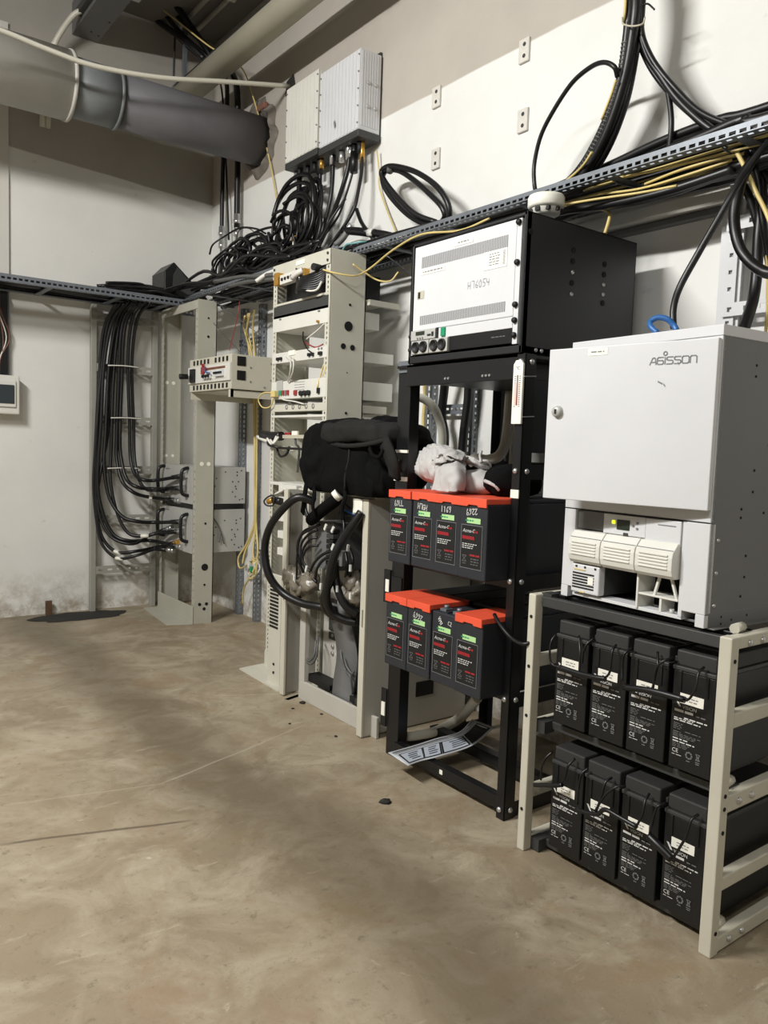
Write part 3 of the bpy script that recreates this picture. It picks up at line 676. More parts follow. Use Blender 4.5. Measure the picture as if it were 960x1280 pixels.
# power distribution box on its bracket
t = thing('distribution_box', 'cream power distribution box with breakers held beside the corner frame', 'electrical box', (2.0,4.15,1.4))
bx0, by0, by1, bz0, bz1 = 1.872, 3.872, 4.42, 1.405, 1.59
mb = MB().box(bx0, 2.14, by0, by1, bz0, bz1); mb.build('case', 'cream', t, bevel=.003)
MB().box(1.862, 1.873, by0, by1, bz0+.045, bz1-.045).build('front_frame', 'ivory', t, bevel=.002)
for zr_ in (bz1-.022, bz0+.022):
    for j in range(10):
        if zr_ > 1.5 and j == 4: continue
        yy = by0+.05+.048*j
        MB().box(1.8695,1.8725,yy-.010,yy+.010,zr_-.013,zr_+.013).build('vent_slot', 'ink', t)
MB().box(1.860,1.864,by0+.045,by0+.345,bz0+.06,bz0+.128).build('breaker_window', 'wire_white', t)
MB().box(1.858,1.8605,by0+.05,by0+.34,bz0+.112,bz0+.124).build('rail', 'brown_wire', t)
for j in range(6): 
    yy = by0+.06+.017*j
    b = MB().box(1.846,1.862,yy,yy+.0155,bz0+.07,bz0+.105).build('breaker', 'white', t, bevel=.001)
    MB().box(1.838,1.847,yy+.003,yy+.012,bz0+.083,bz0+.094).build('toggle', 'ink', b)
for j in range(3):
    yy = by0+.215+.035*j
    b = MB().box(1.846,1.862,yy,yy+.026,bz0+.065,bz0+.105).build('breaker', 'white', t, bevel=.001)
    MB().box(1.836,1.847,yy+.004,yy+.02,bz0+.07,bz0+.085).build('toggle', 'ink', b)
MB().box(1.838,1.86,by0+.285,by0+.32,bz0+.088,bz0+.13).box(1.838,1.855,by0+.30,by0+.31,bz0+.13,bz0+.148).build('red_terminal', 'red', t, bevel=.004)
MB().tube([(1.84,by0+.27,bz0+.125),(1.83,by0+.24,bz0+.10),(1.84,by0+.2,bz0+.09)], .004, 6, 4).build('jumper_wire', 'blue', t)
MB().box(1.848,1.864,by0+.44,by0+.50,bz0+.05,bz0+.128).cyl((1.85,by0+.52,bz0+.088),(1.80,by0+.53,bz0+.085),.016,10).build('power_socket', 'black', t, bevel=.004)
for z in (bz0+.125, bz0+.05):
    MB().box(1.905,1.955,by0-.004,by0+.002,z,z+.05).box(1.912,1.948,by0-.007,by0-.003,z+.006,z+.044).build('side_socket', 'black', t, bevel=.002)
for x, z in ((1.985,.12),(1.985,.045),(2.07,.02),(2.11,.06),(2.11,.15)):
    MB().cyl((x,by0-.003,bz0+z),(x,by0,bz0+z), .005, 8).build('screw', 'ink_grey', t)
mb = MB().box(bx0+.005, 2.30, by0+.01, by0+.016, bz0-.042, bz0).box(bx0+.005, 2.30, by1-.016, by1-.01, bz0-.042, bz0).box(bx0+.005, bx0+.02, by0+.01, by0+.04, bz0-.042, bz0)
mb.box(bx0+.02, 2.30, by0+.01, by1-.01, bz0-.006, bz0-.001)
mb.build('bracket', 'cream', t)
MB().box(2.14, 2.315, by0+.02, by1-.02, bz0, bz0+.01).build('rear_shelf', 'cream', t)

# yellow cables running down the struts
for k in range(4):
    q = [[(2.2, 4.319, 1.89), (2.26, 4.474, 1.779), (2.28, 4.445, 1.681), (2.28, 4.396, 1.532), (2.28, 4.37, 1.19), (2.28, 4.367, 0.895), (2.28, 4.348, 0.699), (2.28, 4.384, 0.556), (2.26, 4.437, 0.439), (2.25, 4.447, 0.363)],
         [(2.2, 4.259, 1.901), (2.26, 4.391, 1.819), (2.28, 4.402, 1.678), (2.28, 4.362, 1.482), (2.28, 4.345, 1.093), (2.28, 4.338, 0.699), (2.28, 4.352, 0.549), (2.26, 4.33, 0.453), (2.24, 4.257, 0.385)],
         [(2.2, 4.381, 1.882), (2.26, 4.508, 1.831), (2.28, 4.478, 1.703), (2.275, 4.39, 1.385), (2.28, 4.363, 0.796), (2.28, 4.366, 0.622), (2.26, 4.418, 0.492), (2.24, 4.484, 0.399), (2.24, 4.459, 0.336), (2.24, 4.352, 0.372)],
         [(2.22, 4.379, 1.899), (2.27, 4.484, 1.805), (2.29, 4.452, 1.658), (2.29, 4.385, 1.092), (2.285, 4.345, 0.649), (2.27, 4.287, 0.458), (2.26, 4.325, 0.329), (2.27, 4.458, 0.207), (2.29, 4.515, 0.087)]][k]
    cable('yellow_fibre', q, .006, 'yellow', ['yellow fibre cable tied down the corner strut, front strand','yellow fibre cable tied down the corner strut, right strand','yellow fibre cable tied down the corner strut, curling out to the left low down','yellow fibre cable tied down the corner strut, reaching the floor'][k], 'cable', 'yellow fibres on the corner strut', n=6)
e = Vector([(2.22, 4.24, 0.388)][0])
t = thing('fibre_bundle', 'knotted bundle of yellow fibre ends with small plugs low on the corner strut', 'cable bundle', e)
for k in range(6):
    a = rng.uniform(0, 6); pts = []
    for j in range(8):
        an = a+j*.9; pts.append(e+Vector((rng.uniform(-.03,.02), .045*math.cos(an)*(1+.2*rng.random()), .05*math.sin(an)-.01*j*.5)))
    MB().tube(pts, .004, 5, 4).build('fibre', ['yellow','yellow','ivory'][k % 3], t)
for k in range(3):
    q = e+Vector((-.03, .03*(k-1), .02*(k % 2)-.02)); MB().box(q.x-.008,q.x+.008,q.y-.008,q.y+.008,q.z-.018,q.z+.018).build('plug', ['green','ivory','steel'][k], t, bevel=.002)
cable('red_wire', [(2.126, 4.3, 1.97), (2.113, 4.3, 1.862), (2.06, 4.25, 1.736), (2.017, 4.2, 1.646)], .0025, 'red', 'thin red wire dropping from the tray to the cream distribution box', 'wire', n=5)

# ------------------------------------------------------------- tall beige rack
t = thing('tall_rack', 'tall beige equipment rack with small devices, behind the black backpack', 'rack', (2.0,3.22,0))
ZR = 1.98; ya, yb = 2.968, 3.478
MB().box(1.905, 2.09, ya, ya+.003, 0, ZR).perf((1.90,ya,0),(0,0,1),(0,1,0),ZR,.036,.022,.011,.009).box(2.086,2.09,ya,ya+.03,0,ZR).build('post', 'beige', t, solid=.0025)
MB().box(1.905, 2.09, yb-.003, yb, 0, ZR).perf((1.90,yb-.036,0),(0,0,1),(0,1,0),ZR,.036,.022,.011,.009).box(2.086,2.09,yb-.03,yb,0,ZR).build('post', 'beige', t, solid=.0025)
MB().box(1.893, 1.899, ya, yb, ZR-.066, ZR).box(1.893, 2.09, ya, yb, ZR-.004, ZR).build('top_header', 'beige', t, bevel=.002)
MB().box(1.8905,1.893,3.18,3.255,ZR-.032,ZR-.012).build('header_label', 'label', t)
MB().box(1.893, 1.899, ya, yb, 0, .08).build('base_beam', 'beige', t)
MB().prism([(1.742,3.07),(1.90,2.97),(1.90,3.50),(1.755,3.48)], 0, .006, axis='z').build('foot_plate', 'beige', t)
for x, z, r in ((2.0,1.655,.022),(1.975,1.565,.013),(2.025,1.563,.013),(2.005,1.75,.006),(2.0,1.27,.006),(2.0,1.45,.003)):
    MB().cyl((x,ya-.003,z),(x,ya-.0015,z), r, 14).build('web_hole', 'hole', t)
for x, z in ((1.965,1.505),(2.005,1.505),(1.97,1.10),(2.02,1.10)):
    MB().cyl((x,yb-.0065,z),(x,yb-.005,z), .014, 12).build('bright_hole', 'label', t)
for z in (ZR-.02, ZR-.05):
    for y in (ya+.015, yb-.018): MB().cyl((1.888,y,z),(1.894,y,z), .006, 8).build('bolt', 'dark_grey', t)

def dev(name, label, u0v, m, x1=2.24, h=None, y0=ya+.04, y1=yb-.035, x0=1.903, cat='device', ears=True):
    z0, z1 = u0v
    t = thing(name, label, cat, (2.05, 3.22, z0))
    MB().box(x0+.006, x1, y0, y1, z0, z1).build('case', m, t, bevel=.002)
    MB().box(x0-.006, x0+.006, y0-.03 if ears else y0, y1+.03 if ears else y1, z0, z1).build('front_plate', m, t, bevel=.0015)
    return t
# z levels read on the rack's front plane
z = 1.8372
t = dev('rack_shelf', 'beige tray shelf with a dark front edge near the top of the tall beige rack', (1.7842, 1.7948), 'beige', 2.26, cat='shelf')
MB().box(1.897,1.903,ya+.01,yb-.01,1.7255,1.7816).build('dark_front', 'dark_grey', t)
MB().box(2.10,2.27,ya-.02,ya-.0,1.7606,1.7851).build('rear_lip', 'beige', t)
t = dev('blank_unit', 'plain white two-unit case in the tall beige rack, below the dark-edged shelf', (1.6615, 1.7387), 'ivory', 2.20)
for y in (3.05, 3.40): MB().box(1.893,1.897,y-.008,y+.008,1.7282-.012,1.7282-.006).build('latch', 'ink_grey', t)
MB().cyl((1.885,3.05,1.672),(1.897,3.05,1.672),.006,8).build('knob', 'gold', t)
t = dev('switch_unit', 'slim white network unit with plugged leads in the middle of the tall beige rack', (1.5102, 1.5595), 'ivory', 2.29)
MB().box(1.893,1.897,3.25,3.31,1.5406,1.5625).build('paper_tag', 'label', t)
for y in (3.09,3.12,3.02,3.03,3.38,3.41): MB().box(1.885,1.897,y-.008,y+.008,1.5257-.003,1.5257+.012).build('plug', 'ink', t, bevel=.002)
for y in (3.02,3.045): MB().box(1.894,1.897,y-.006,y+.006,1.5481,1.5481+.008).build('port', 'ink_grey', t)
t = dev('access_unit', 'white two-unit device with three black knobs and coloured sockets in the tall beige rack', (1.3372, 1.4221), 'ivory', 2.29)
for j in range(3): MB().cyl((1.884,3.115+.033*j,1.3585),(1.897,3.115+.033*j,1.3585),.012,14).build('knob', 'ink', t)
MB().box(1.888,1.897,3.025,3.042,1.353,1.378).build('rocker', 'ink', t)
for j in range(6): MB().box(1.89,1.897,3.30+.022*j,3.314+.022*j,1.3552,1.378).build('socket', ['red','ink_grey','red','green','teal','green'][j], t)
MB().box(1.89,1.897,3.225,3.25,1.3522,1.3746).build('pink_tag', 'red', t)
MB().box(1.8945,1.8965,3.36,3.42,1.3726,1.4265).build('screen', 'chassis', t)
MB().box(1.87,1.897,3.395,3.435,1.3466,1.3776).build('yellow_terminal', 'yellow', t, bevel=.003)
mb = MB()
for j in range(5): words(mb, (1.8965,3.25-.0,1.4103-.012*j), FR, UP, .09, .003)
mb.build('front_print', 'ink_grey', t)
t = dev('terminal_unit', 'beige one-unit device with printed round marks low in the tall beige rack', (1.2771, 1.3125), 'beige', 2.26)
mb = MB()
for j in range(5): mb.lathe([(.006,0),(.012,-.001),(.012,0)], (1.8965,3.08+.06*j,(1.2984)), 12, 'x')
words(mb, (1.8965,3.43,1.3131), FR, UP, .15, .006)
mb.build('front_print', 'ink_grey', t)
t = dev('rack_shelf', 'bare pale shelf strip at the lowest device of the tall beige rack', (1.2491, 1.2598), 'ivory', 2.24, cat='shelf')
t = dev('rack_shelf', 'pale low shelf in the tall beige rack beside the backpack', (0.9209, 0.936), 'ivory', 2.24, cat='shelf')
# wires hanging on these devices
W_ = [([(1.89, 3.292, 1.537), (1.86, 3.21, 1.517), (1.85, 3.184, 1.478), (1.86, 3.214, 1.444), (1.89, 3.294, 1.421)], 'wire_white', 'white lead looping between the network unit and the unit with knobs, left'),
      ([(1.89, 3.322, 1.535), (1.86, 3.231, 1.504), (1.85, 3.212, 1.465), (1.89, 3.301, 1.414)], 'wire_white', 'white lead looping between the network unit and the unit with knobs, right'),
      ([(1.895, 3.005, 1.657), (1.9, 3.058, 1.638), (1.9, 3.125, 1.616), (1.91, 3.176, 1.607)], 'wire_white', 'white diagonal lead above the slim network unit'),
      ([(1.95, 3.274, 1.654), (1.93, 3.238, 1.611), (1.9, 3.15, 1.56), (1.89, 3.084, 1.533)], 'cable', 'thin black lead dropping to the slim network unit'),
      ([(1.93, 3.216, 1.598), (1.9, 3.123, 1.573), (1.9, 3.074, 1.561), (1.92, 3.046, 1.575)], 'red', 'thin red lead above the slim network unit'),
      ([(1.88, 3.397, 1.364), (1.86, 3.481, 1.369), (1.86, 3.538, 1.339), (1.87, 3.514, 1.3), (1.88, 3.45, 1.303), (1.88, 3.42, 1.345)], 'yellow', 'yellow lead looping out left of the tall beige rack'),
      ([(1.88, 3.357, 1.343), (1.87, 3.292, 1.329), (1.88, 3.22, 1.321), (1.89, 3.149, 1.308)], 'wire_white', 'white lead under the yellow terminal'),
      ([(1.9, 3.007, 1.429), (1.9, 2.989, 1.464), (1.91, 3.019, 1.484), (1.9, 3.034, 1.424), (1.89, 3.042, 1.374)], 'yellow', 'thin yellow lead beside the right post of the tall beige rack')]
for q, m, lab in W_: cable('lead_wire', q, .0035, m, lab, 'wire', 'leads in the tall beige rack', n=5)
# top patch strip and slack
t = thing('patch_strip', 'white socket strip with slack black leads at the top of the tall rack', 'socket strip', [(1.89, 3.214, 1.895)][0])
a, b = [(1.88, 3.36, 1.893), (1.88, 3.191, 1.897)]
MB().box(1.95,2.2,3.01,3.44,1.79,1.905).build('dark_infill', 'black', t)  # black box added to stand in for the shade under the header
MB().bar(a, b, .03, .045).build('strip', 'wire_white', t, bevel=.003)
for j in range(5):
    q = Vector(a).lerp(Vector(b), .15+.17*j); MB().box(q.x-.02,q.x-.0145,q.y-.007,q.y+.007,q.z-.006,q.z+.006).build('socket', 'ink', t)
q = [(1.88, 3.391, 1.902), (1.88, 3.148, 1.895), (1.9, 3.105, 1.898), (1.9, 3.045, 1.903)]
MB().box(q[0][0]-.02,q[0][0]+.02,q[0][1]-.02,q[0][1]+.02,q[0][2]-.03,q[0][2]+.03).build('brass_block', 'gold', t, bevel=.004)
MB().box(q[1][0]-.02,q[1][0]+.02,q[1][1]-.02,q[1][1]+.02,q[1][2]-.02,q[1][2]+.02).build('brass_block', 'gold', t, bevel=.004)
MB().box(q[2][0]-.01,q[2][0]+.1,q[2][1]-.05,q[2][1]+.04,q[2][2]-.025,q[2][2]+.025).build('metal_box', 'chassis', t, bevel=.003)
MB().cyl(q[3],(q[3][0]-.05,q[3][1]-.01,q[3][2]), .016, 10).build('plug', 'ink', t)
MB().tube([(1.86, 3.228, 1.885), (1.85, 3.161, 1.895), (1.86, 3.136, 1.904)], .014, 8, 4).build('white_plug', 'wire_white', t)
for j in range(8):
    dz = .010*j
    MB().tube([(1.90+.01*(j%3),3.26-.01*j,z+.10-dz*.2),(1.87,3.2,z+.055-dz),(1.86-.004*j,3.12,z+.035-dz*.8),(1.88,3.04,z+.05-dz),(1.92,3.01,z+.08-dz*.6)], .008, 6, 4).build('slack_lead', 'cable', t)
MB().tube([(1.86, 3.17, 1.884), (1.85, 3.13, 1.838), (1.85, 3.08, 1.806), (1.86, 3.016, 1.802), (1.88, 3.01, 1.839)], .005, 6, 4).build('slack_lead', 'wire_white', t)
cable('yellow_wire', [(1.88, 3, 1.889), (1.9, 2.94, 1.869), (1.97, 2.9, 1.861), (2.02, 2.906, 1.879), (2.06, 2.879, 1.913), (2.04, 2.705, 1.951), (2.03, 2.509, 1.974), (2.03, 2.281, 1.945), (2.04, 2.134, 1.961)], .0042, 'yellow', 'yellow wire from the tall beige rack top along the front lip of the tray', 'wire', n=6)
cable('yellow_wire', [(2, 2.947, 1.924), (2.05, 2.93, 1.895), (2.1, 2.895, 1.862), (2.12, 2.826, 1.852), (2.14, 2.797, 1.889)], .004, 'yellow', 'short yellow wire sagging behind the tall beige rack top', 'wire', n=6)
# plug cluster at the left edge, half way down
t = thing('plug_cluster', 'cluster of black plugs and white cables clipped to the tall rack left of the backpack', 'cable bundle', [(1.88, 3.387, 1.148)][0])
a, b = [(1.89, 3.381, 1.156), (1.89, 3.031, 1.159)]
MB().bar(a, b, .05, .016).build('slim_tray', 'pipe', t)
MB().tube([(1.86, 3.489, 1.166), (1.85, 3.373, 1.158), (1.86, 3.297, 1.159)], .022, 9, 4).build('black_plug', 'cable', t)
MB().tube([(1.86, 3.538, 1.153), (1.85, 3.444, 1.138), (1.85, 3.387, 1.131)], .010, 8, 4).build('white_cable', 'wire_white', t)
for q, m in (([(1.84, 3.386, 1.154), (1.83, 3.374, 1.119), (1.83, 3.318, 1.109), (1.85, 3.277, 1.103), (1.86, 3.146, 1.102), (1.87, 3.023, 1.101), (1.87, 2.984, 1.124), (1.88, 3.015, 1.152)], 'cable'), ([(1.83, 3.383, 1.146), (1.83, 3.334, 1.12), (1.84, 3.308, 1.159)],'wire_white'),
             ([(1.86, 3.051, 1.165), (1.85, 2.993, 1.144), (1.85, 2.965, 1.123), (1.86, 2.993, 1.102)],'yellow'), ([(1.86, 3.064, 1.151), (1.86, 3.062, 1.122), (1.86, 3.036, 1.151)],'wire_white'), ([(1.83, 3.351, 1.139), (1.82, 3.301, 1.124), (1.84, 3.292, 1.155)],'wire_white'),
             ([(1.86, 3.341, 1.102), (1.86, 3.308, 1.064), (1.86, 3.248, 1.074), (1.87, 3.237, 1.112)],'cable'), ([(1.88, 3.205, 1.161), (1.88, 3.196, 1.124), (1.9, 3.199, 1.098), (1.95, 3.293, 0.99)],'cable_grey')):
    MB().tube(q, .006, 6, 5).build('lead', m, t)
for (q, m) in (([(1.875, 3.197, 1.172)][0],'label'), ([(1.86, 3.017, 1.18)][0],'label'), ([(1.875, 3.263, 1.164)][0],'red'), ([(1.87, 3.012, 1.159)][0],'red')):
    MB().box(q[0]-.004,q[0]+.004,q[1]-.025,q[1]+.025,q[2]-.012,q[2]+.012).build('tag', m, t)
# fibre plug lower down
t = thing('fibre_plug', 'black and amber fibre plug on a white clip low on the tall rack left side', 'plug', [(1.82, 3.304, 0.855)][0])
MB().tube([(1.82, 3.296, 0.856), (1.82, 3.212, 0.854)], .018, 8, 3).build('plug_body', 'cable', t)
MB().tube([(1.8, 3.306, 0.848), (1.81, 3.278, 0.857)], .014, 8, 3).build('amber_tip', 'gold', t)
MB().tube([(1.8, 3.346, 0.845), (1.8, 3.307, 0.87), (1.8, 3.253, 0.878), (1.8, 3.251, 0.837), (1.8, 3.313, 0.828)], .004, 6, 4, closed=True).build('loop', 'cable', t)
MB().tube([(1.82, 3.274, 0.884), (1.82, 3.214, 0.903), (1.82, 3.177, 0.913), (1.82, 3.174, 0.853)], .006, 6, 4).build('clip', 'ivory', t)
# left lower faces of the tall rack
t = thing('vented_panel', 'beige vented panel at the foot of the tall rack, left of the low cabinet', 'panel', (1.8,3.3,0))
yp0, yp1 = 3.1183, 3.2314
MB().box(1.775,1.79,yp0,yp1,0.0,.52).build('panel_sheet', 'beige', t, bevel=.004)
for j in range(13):
    zz = .27+.017*j; MB().box(1.772,1.7755,yp0+.02,yp1-.015,zz,zz+.009).build('vent_slot', 'ink', t)
for j, zz in enumerate((.60,.68,.76,.84,.90)):
    MB().box(1.83,1.86,yp0-.02,yp1+.03,zz,zz+.035).build('stacked_module', 'ivory', t, bevel=.002)
for zz in (.06,.10): MB().cyl((1.77,yp0+.05,zz),(1.776,yp0+.05,zz),.006,8).build('bolt', 'ink', t)
def blob(cen, rx, ry, rz, e=2.6, nu=40, nv=22, amp=.02, fr=9, sd=0, flat=None, fine=0):
    vs = []; fs = []
    sp = lambda c, p: math.copysign(abs(c)**p, c)
    for i in range(nv+1):
        ph = -math.pi/2+math.pi*i/nv
        for j in range(nu):
            th = 2*math.pi*j/nu
            v = Vector((rx*sp(math.cos(ph), 2/e)*sp(math.cos(th), 2/e), ry*sp(math.cos(ph), 2/e)*sp(math.sin(th), 2/e), rz*sp(math.sin(ph), 2/e)))
            d = .8-2.0*abs(noise.noise((v+Vector((sd,0,0)))*fr))+.5*noise.noise((v+Vector((sd,5,0)))*fr*2.3)
            if fine: d += fine*(.5-1.6*abs(noise.noise(Vector((v.x*fr*2, v.y*fr*3.2+sd, v.z*fr*1.6)))))
            v = v + v.normalized()*amp*d
            if flat is not None: v.z = max(v.z, flat-cen[2])
            vs.append(Vector(cen)+v)
    for i in range(nv):
        for j in range(nu): fs.append((i*nu+j, i*nu+(j+1) % nu, (i+1)*nu+(j+1) % nu, (i+1)*nu+j))
    return MB().add(vs, fs, True)

# ------------------------------------------------------------- low grey cabinet
t = thing('low_cabinet', 'low grey open cabinet with two side panels and a tangle of cables inside', 'cabinet', (1.85,2.7,0))
HC = .925
MB().box(1.742, 2.27, 2.395, 2.403, .005, HC).box(2.262, 2.27, 2.40, 2.96, .005, HC).build('side_panel', 'panel_grey', t, bevel=.002)
MB().perf((1.735,2.394,.005),(0,0,1),(0,1,0),HC-.005,.034,.78,.07,.008).build('panel_edge', 'cream', t, solid=.012, bevel=.002)
MB().box(1.742, 1.95, 3.022, 3.03, .005, HC).build('side_panel', 'panel_grey', t, bevel=.002)
MB().perf((1.735,2.998,.005),(0,0,1),(0,1,0),HC-.005,.034,.78,.07,.008).build('panel_edge', 'cream', t, solid=.012, bevel=.002)
MB().box(1.99, 2.01, 2.41, 2.96, .0, HC).build('back_panel', 'cab_side', t)
MB().box(1.776, 1.79, 2.36, 2.945, .0, .085).box(1.79, 2.0, 2.40, 2.945, .0, .02).build('plinth', 'panel_grey', t, bevel=.003)
MB().box(1.776, 1.80, 2.90, 2.945, .085, HC-.01).build('inner_post', 'panel_grey', t, bevel=.002)
MB().box(1.76, 2.06, 2.385, 2.96, HC, HC+.008).build('top_sheet', 'cream', t, bevel=.002)
MB().box(1.727,1.7305,2.432,2.492,.868,.915).build('rating_label', 'label', t)
mb = MB().box(1.731,1.74,2.40,2.50,.862,.922); mb.build('label_flange', 'panel_grey', t)
vs = []; fs = []
for i in range(11):
    zz = .05+.42*i/10; dx = .02*math.sin(i*.35)
    for yy in (2.585, 2.72): vs.append((1.79+dx+(.01 if yy < 2.6 else 0), yy-.03*(1-i/10)+.01*math.sin(i*.9), zz))
for i in range(10): fs.append((2*i, 2*i+1, 2*i+3, 2*i+2))
MB().add(vs, fs, True).build('hanging_board', 'cab_side', t, solid=.006)
for y0_, y1_ in ((2.735,2.90),(2.42,2.565)):
    g = MB().box(1.87,1.88,y0_,y1_,.10,.60).build('rear_unit', 'panel_grey', t, bevel=.002)
    MB().box(1.862,1.871,y0_+.06,y1_-.055,.32,.46).box(1.866,1.871,y0_+.055,y1_-.05,.28,.31).build('socket_bay', 'dark_grey', g)
    MB().box(1.867,1.871,y0_+.03,y0_+.05,.13,.50).build('seam', 'ink_grey', g)
    for zz in (.22,.25,.3): MB().cyl((1.862,(y0_+y1_)/2,zz),(1.87,(y0_+y1_)/2,zz),.008,8).build('stud', 'steel', g)
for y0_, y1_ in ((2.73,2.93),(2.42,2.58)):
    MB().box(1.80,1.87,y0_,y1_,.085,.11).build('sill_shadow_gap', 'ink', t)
MB().box(1.79,1.95,2.72,2.86,.60,.80).build('terminal_plate', 'cab_side', t)
for j in range(8):
    zz = .61+.022*j
    MB().box(1.755,1.79,2.67,2.72,zz,zz+.018).build('breaker', 'ink' if j % 3 else 'dark_grey', t, bevel=.002)
for j in range(2): MB().box(1.748,1.79,2.62+.026*j-.03,2.642+.026*j-.03,.64,.70).build('terminal_block', 'cab_side', t, bevel=.003)
for p in [(1.755, 2.989, 0.536), (1.75, 2.924, 0.511), (1.75, 2.826, 0.54), (1.76, 2.512, 0.544), (1.77, 2.545, 0.577)]:
    mb = MB().lathe([(.004,-.05),(.03,-.04),(.038,-.01),(.034,.02),(.022,.042),(.002,.05)], p, 12)
    mb = blob(p, .028, .036, .042, 2.2, 22, 14, .022, 30, p[1]*50)
    mb.build('clear_cover', 'foil', t)
MB().box(1.772,1.80,2.44,2.50,.10,.125).build('foot', 'dark_grey', t)

# thick cables through the low cabinet
TH = [([(1.72, 2.757, 0.887), (1.66, 2.798, 0.904), (1.62, 2.87, 0.839), (1.61, 2.945, 0.758), (1.61, 2.976, 0.666), (1.62, 2.954, 0.564), (1.66, 2.911, 0.492), (1.7, 2.817, 0.457), (1.74, 2.717, 0.454), (1.78, 2.669, 0.446)], .017, 'thick black cable bowing out to the left of the low grey cabinet'),
      ([(1.72, 2.425, 0.875), (1.7, 2.446, 0.828), (1.68, 2.489, 0.763), (1.66, 2.511, 0.699), (1.66, 2.541, 0.617), (1.67, 2.575, 0.532), (1.7, 2.583, 0.464), (1.74, 2.55, 0.434), (1.78, 2.518, 0.426)], .017, 'thick black cable with a grey sheen curving down the middle of the low grey cabinet'),
      ([(1.68, 2.542, 0.71), (1.68, 2.549, 0.615), (1.69, 2.623, 0.522), (1.72, 2.662, 0.463), (1.76, 2.649, 0.422)], .015, 'thick black cable behind the sheened one in the low grey cabinet'),
      ([(1.7, 2.57, 0.658), (1.7, 2.543, 0.567), (1.72, 2.513, 0.5), (1.76, 2.481, 0.467)], .016, 'thick black cable turning right at half height of the low grey cabinet')]
for q, r, lab in TH: cable('power_cable', q, r, 'cable', lab, 'cable', 'thick cables in the low grey cabinet', n=9)
t = thing('cable_sleeve', 'wide black corrugated sleeve slanting under the backpack into the low grey cabinet', 'sleeve', [(1.74, 2.719, 0.85)][0])
MB().tube([(1.76, 2.849, 0.804), (1.73, 2.704, 0.864), (1.72, 2.597, 0.911), (1.74, 2.588, 0.934)], .026, 12, 6).build('sleeve', 'fabric', t)
MB().tube([(1.7, 2.578, 0.922), (1.71, 2.566, 0.936)], .024, 10, 2).build('pale_end', 'label', t)
for k in range(5):
    v0 = 652+8*k; v1 = 700
    q = [[(1.77, 2.825, 0.779), (1.74, 2.873, 0.754), (1.73, 2.906, 0.696), (1.73, 2.896, 0.628), (1.75, 2.88, 0.577)], [(1.77, 2.812, 0.766), (1.75, 2.849, 0.743), (1.74, 2.89, 0.697), (1.73, 2.883, 0.63), (1.75, 2.887, 0.572)],
         [(1.77, 2.81, 0.733), (1.75, 2.835, 0.724), (1.74, 2.875, 0.678), (1.735, 2.878, 0.63), (1.75, 2.854, 0.577)], [(1.77, 2.802, 0.7), (1.75, 2.834, 0.693), (1.74, 2.862, 0.666), (1.735, 2.864, 0.625), (1.75, 2.815, 0.576)], [(1.77, 2.794, 0.789), (1.75, 2.837, 0.765), (1.73, 2.887, 0.726), (1.725, 2.901, 0.628), (1.73, 2.907, 0.571), (1.74, 2.94, 0.498), (1.75, 2.901, 0.458)]][k]
    cable('breaker_lead', q, .0055, 'cable', ['topmost','second','third','lowest','outermost, longest'][k]+' of the thin black leads fanning left from the breakers in the low cabinet', group='thin leads fanning from the breakers', n=6)
for k in range(8):
    q = [[(1.76, 2.676, 0.695), (1.75, 2.744, 0.667), (1.74, 2.788, 0.625), (1.74, 2.812, 0.577), (1.75, 2.775, 0.548)], [(1.76, 2.651, 0.685), (1.745, 2.723, 0.65), (1.74, 2.762, 0.605), (1.75, 2.788, 0.553)], [(1.75, 2.568, 0.703), (1.74, 2.54, 0.66), (1.74, 2.548, 0.604), (1.75, 2.606, 0.552)],
         [(1.75, 2.618, 0.664), (1.74, 2.611, 0.614), (1.75, 2.601, 0.569)], [(1.76, 2.555, 0.717), (1.75, 2.516, 0.678), (1.745, 2.528, 0.62), (1.75, 2.561, 0.569)], [(1.78, 2.919, 0.894), (1.77, 2.914, 0.846), (1.77, 2.879, 0.808), (1.77, 2.846, 0.797)], [(1.78, 2.946, 0.899), (1.77, 2.934, 0.845), (1.77, 2.892, 0.807), (1.77, 2.852, 0.79)],
         [(1.76, 2.631, 0.857), (1.75, 2.585, 0.813), (1.74, 2.579, 0.76), (1.73, 2.601, 0.7)]][k]
    cable('inner_lead', q, .0065, 'cable', ['black lead looping left behind the sheened cable in the low cabinet','second black lead looping left behind the sheened cable in the low cabinet','black lead hanging right of the sheened cable in the low cabinet','short black lead hanging behind the sheened cable in the low cabinet','rightmost hanging black lead in the tangle of the low cabinet','black lead dropping under the backpack in the low cabinet, right','black lead dropping under the backpack in the low cabinet, left','black lead falling from the slanting sleeve into the low cabinet tangle'][k], group='tangled leads in the low grey cabinet', n=6)
for k in range(4):
    q = [[(1.78, 2.634, 0.882), (1.77, 2.562, 0.875), (1.76, 2.492, 0.866), (1.77, 2.478, 0.851)], [(1.78, 2.644, 0.855), (1.77, 2.571, 0.846), (1.76, 2.501, 0.843), (1.77, 2.483, 0.838)], [(1.79, 2.659, 0.867), (1.78, 2.598, 0.859), (1.77, 2.527, 0.853), (1.77, 2.483, 0.844)], [(1.78, 2.634, 0.889), (1.76, 2.535, 0.865), (1.77, 2.494, 0.837)]][k]
    cable('upper_lead', q, .006, ['cable','cable','blue','cable'][k], ['upper black lead crossing to the right panel inside the low grey cabinet','second black lead crossing to the right panel inside the low grey cabinet','blue lead crossing to the right panel inside the low grey cabinet','lowest black lead crossing to the right panel inside the low grey cabinet'][k], 'cable', 'leads by the right panel in the low grey cabinet', n=6)
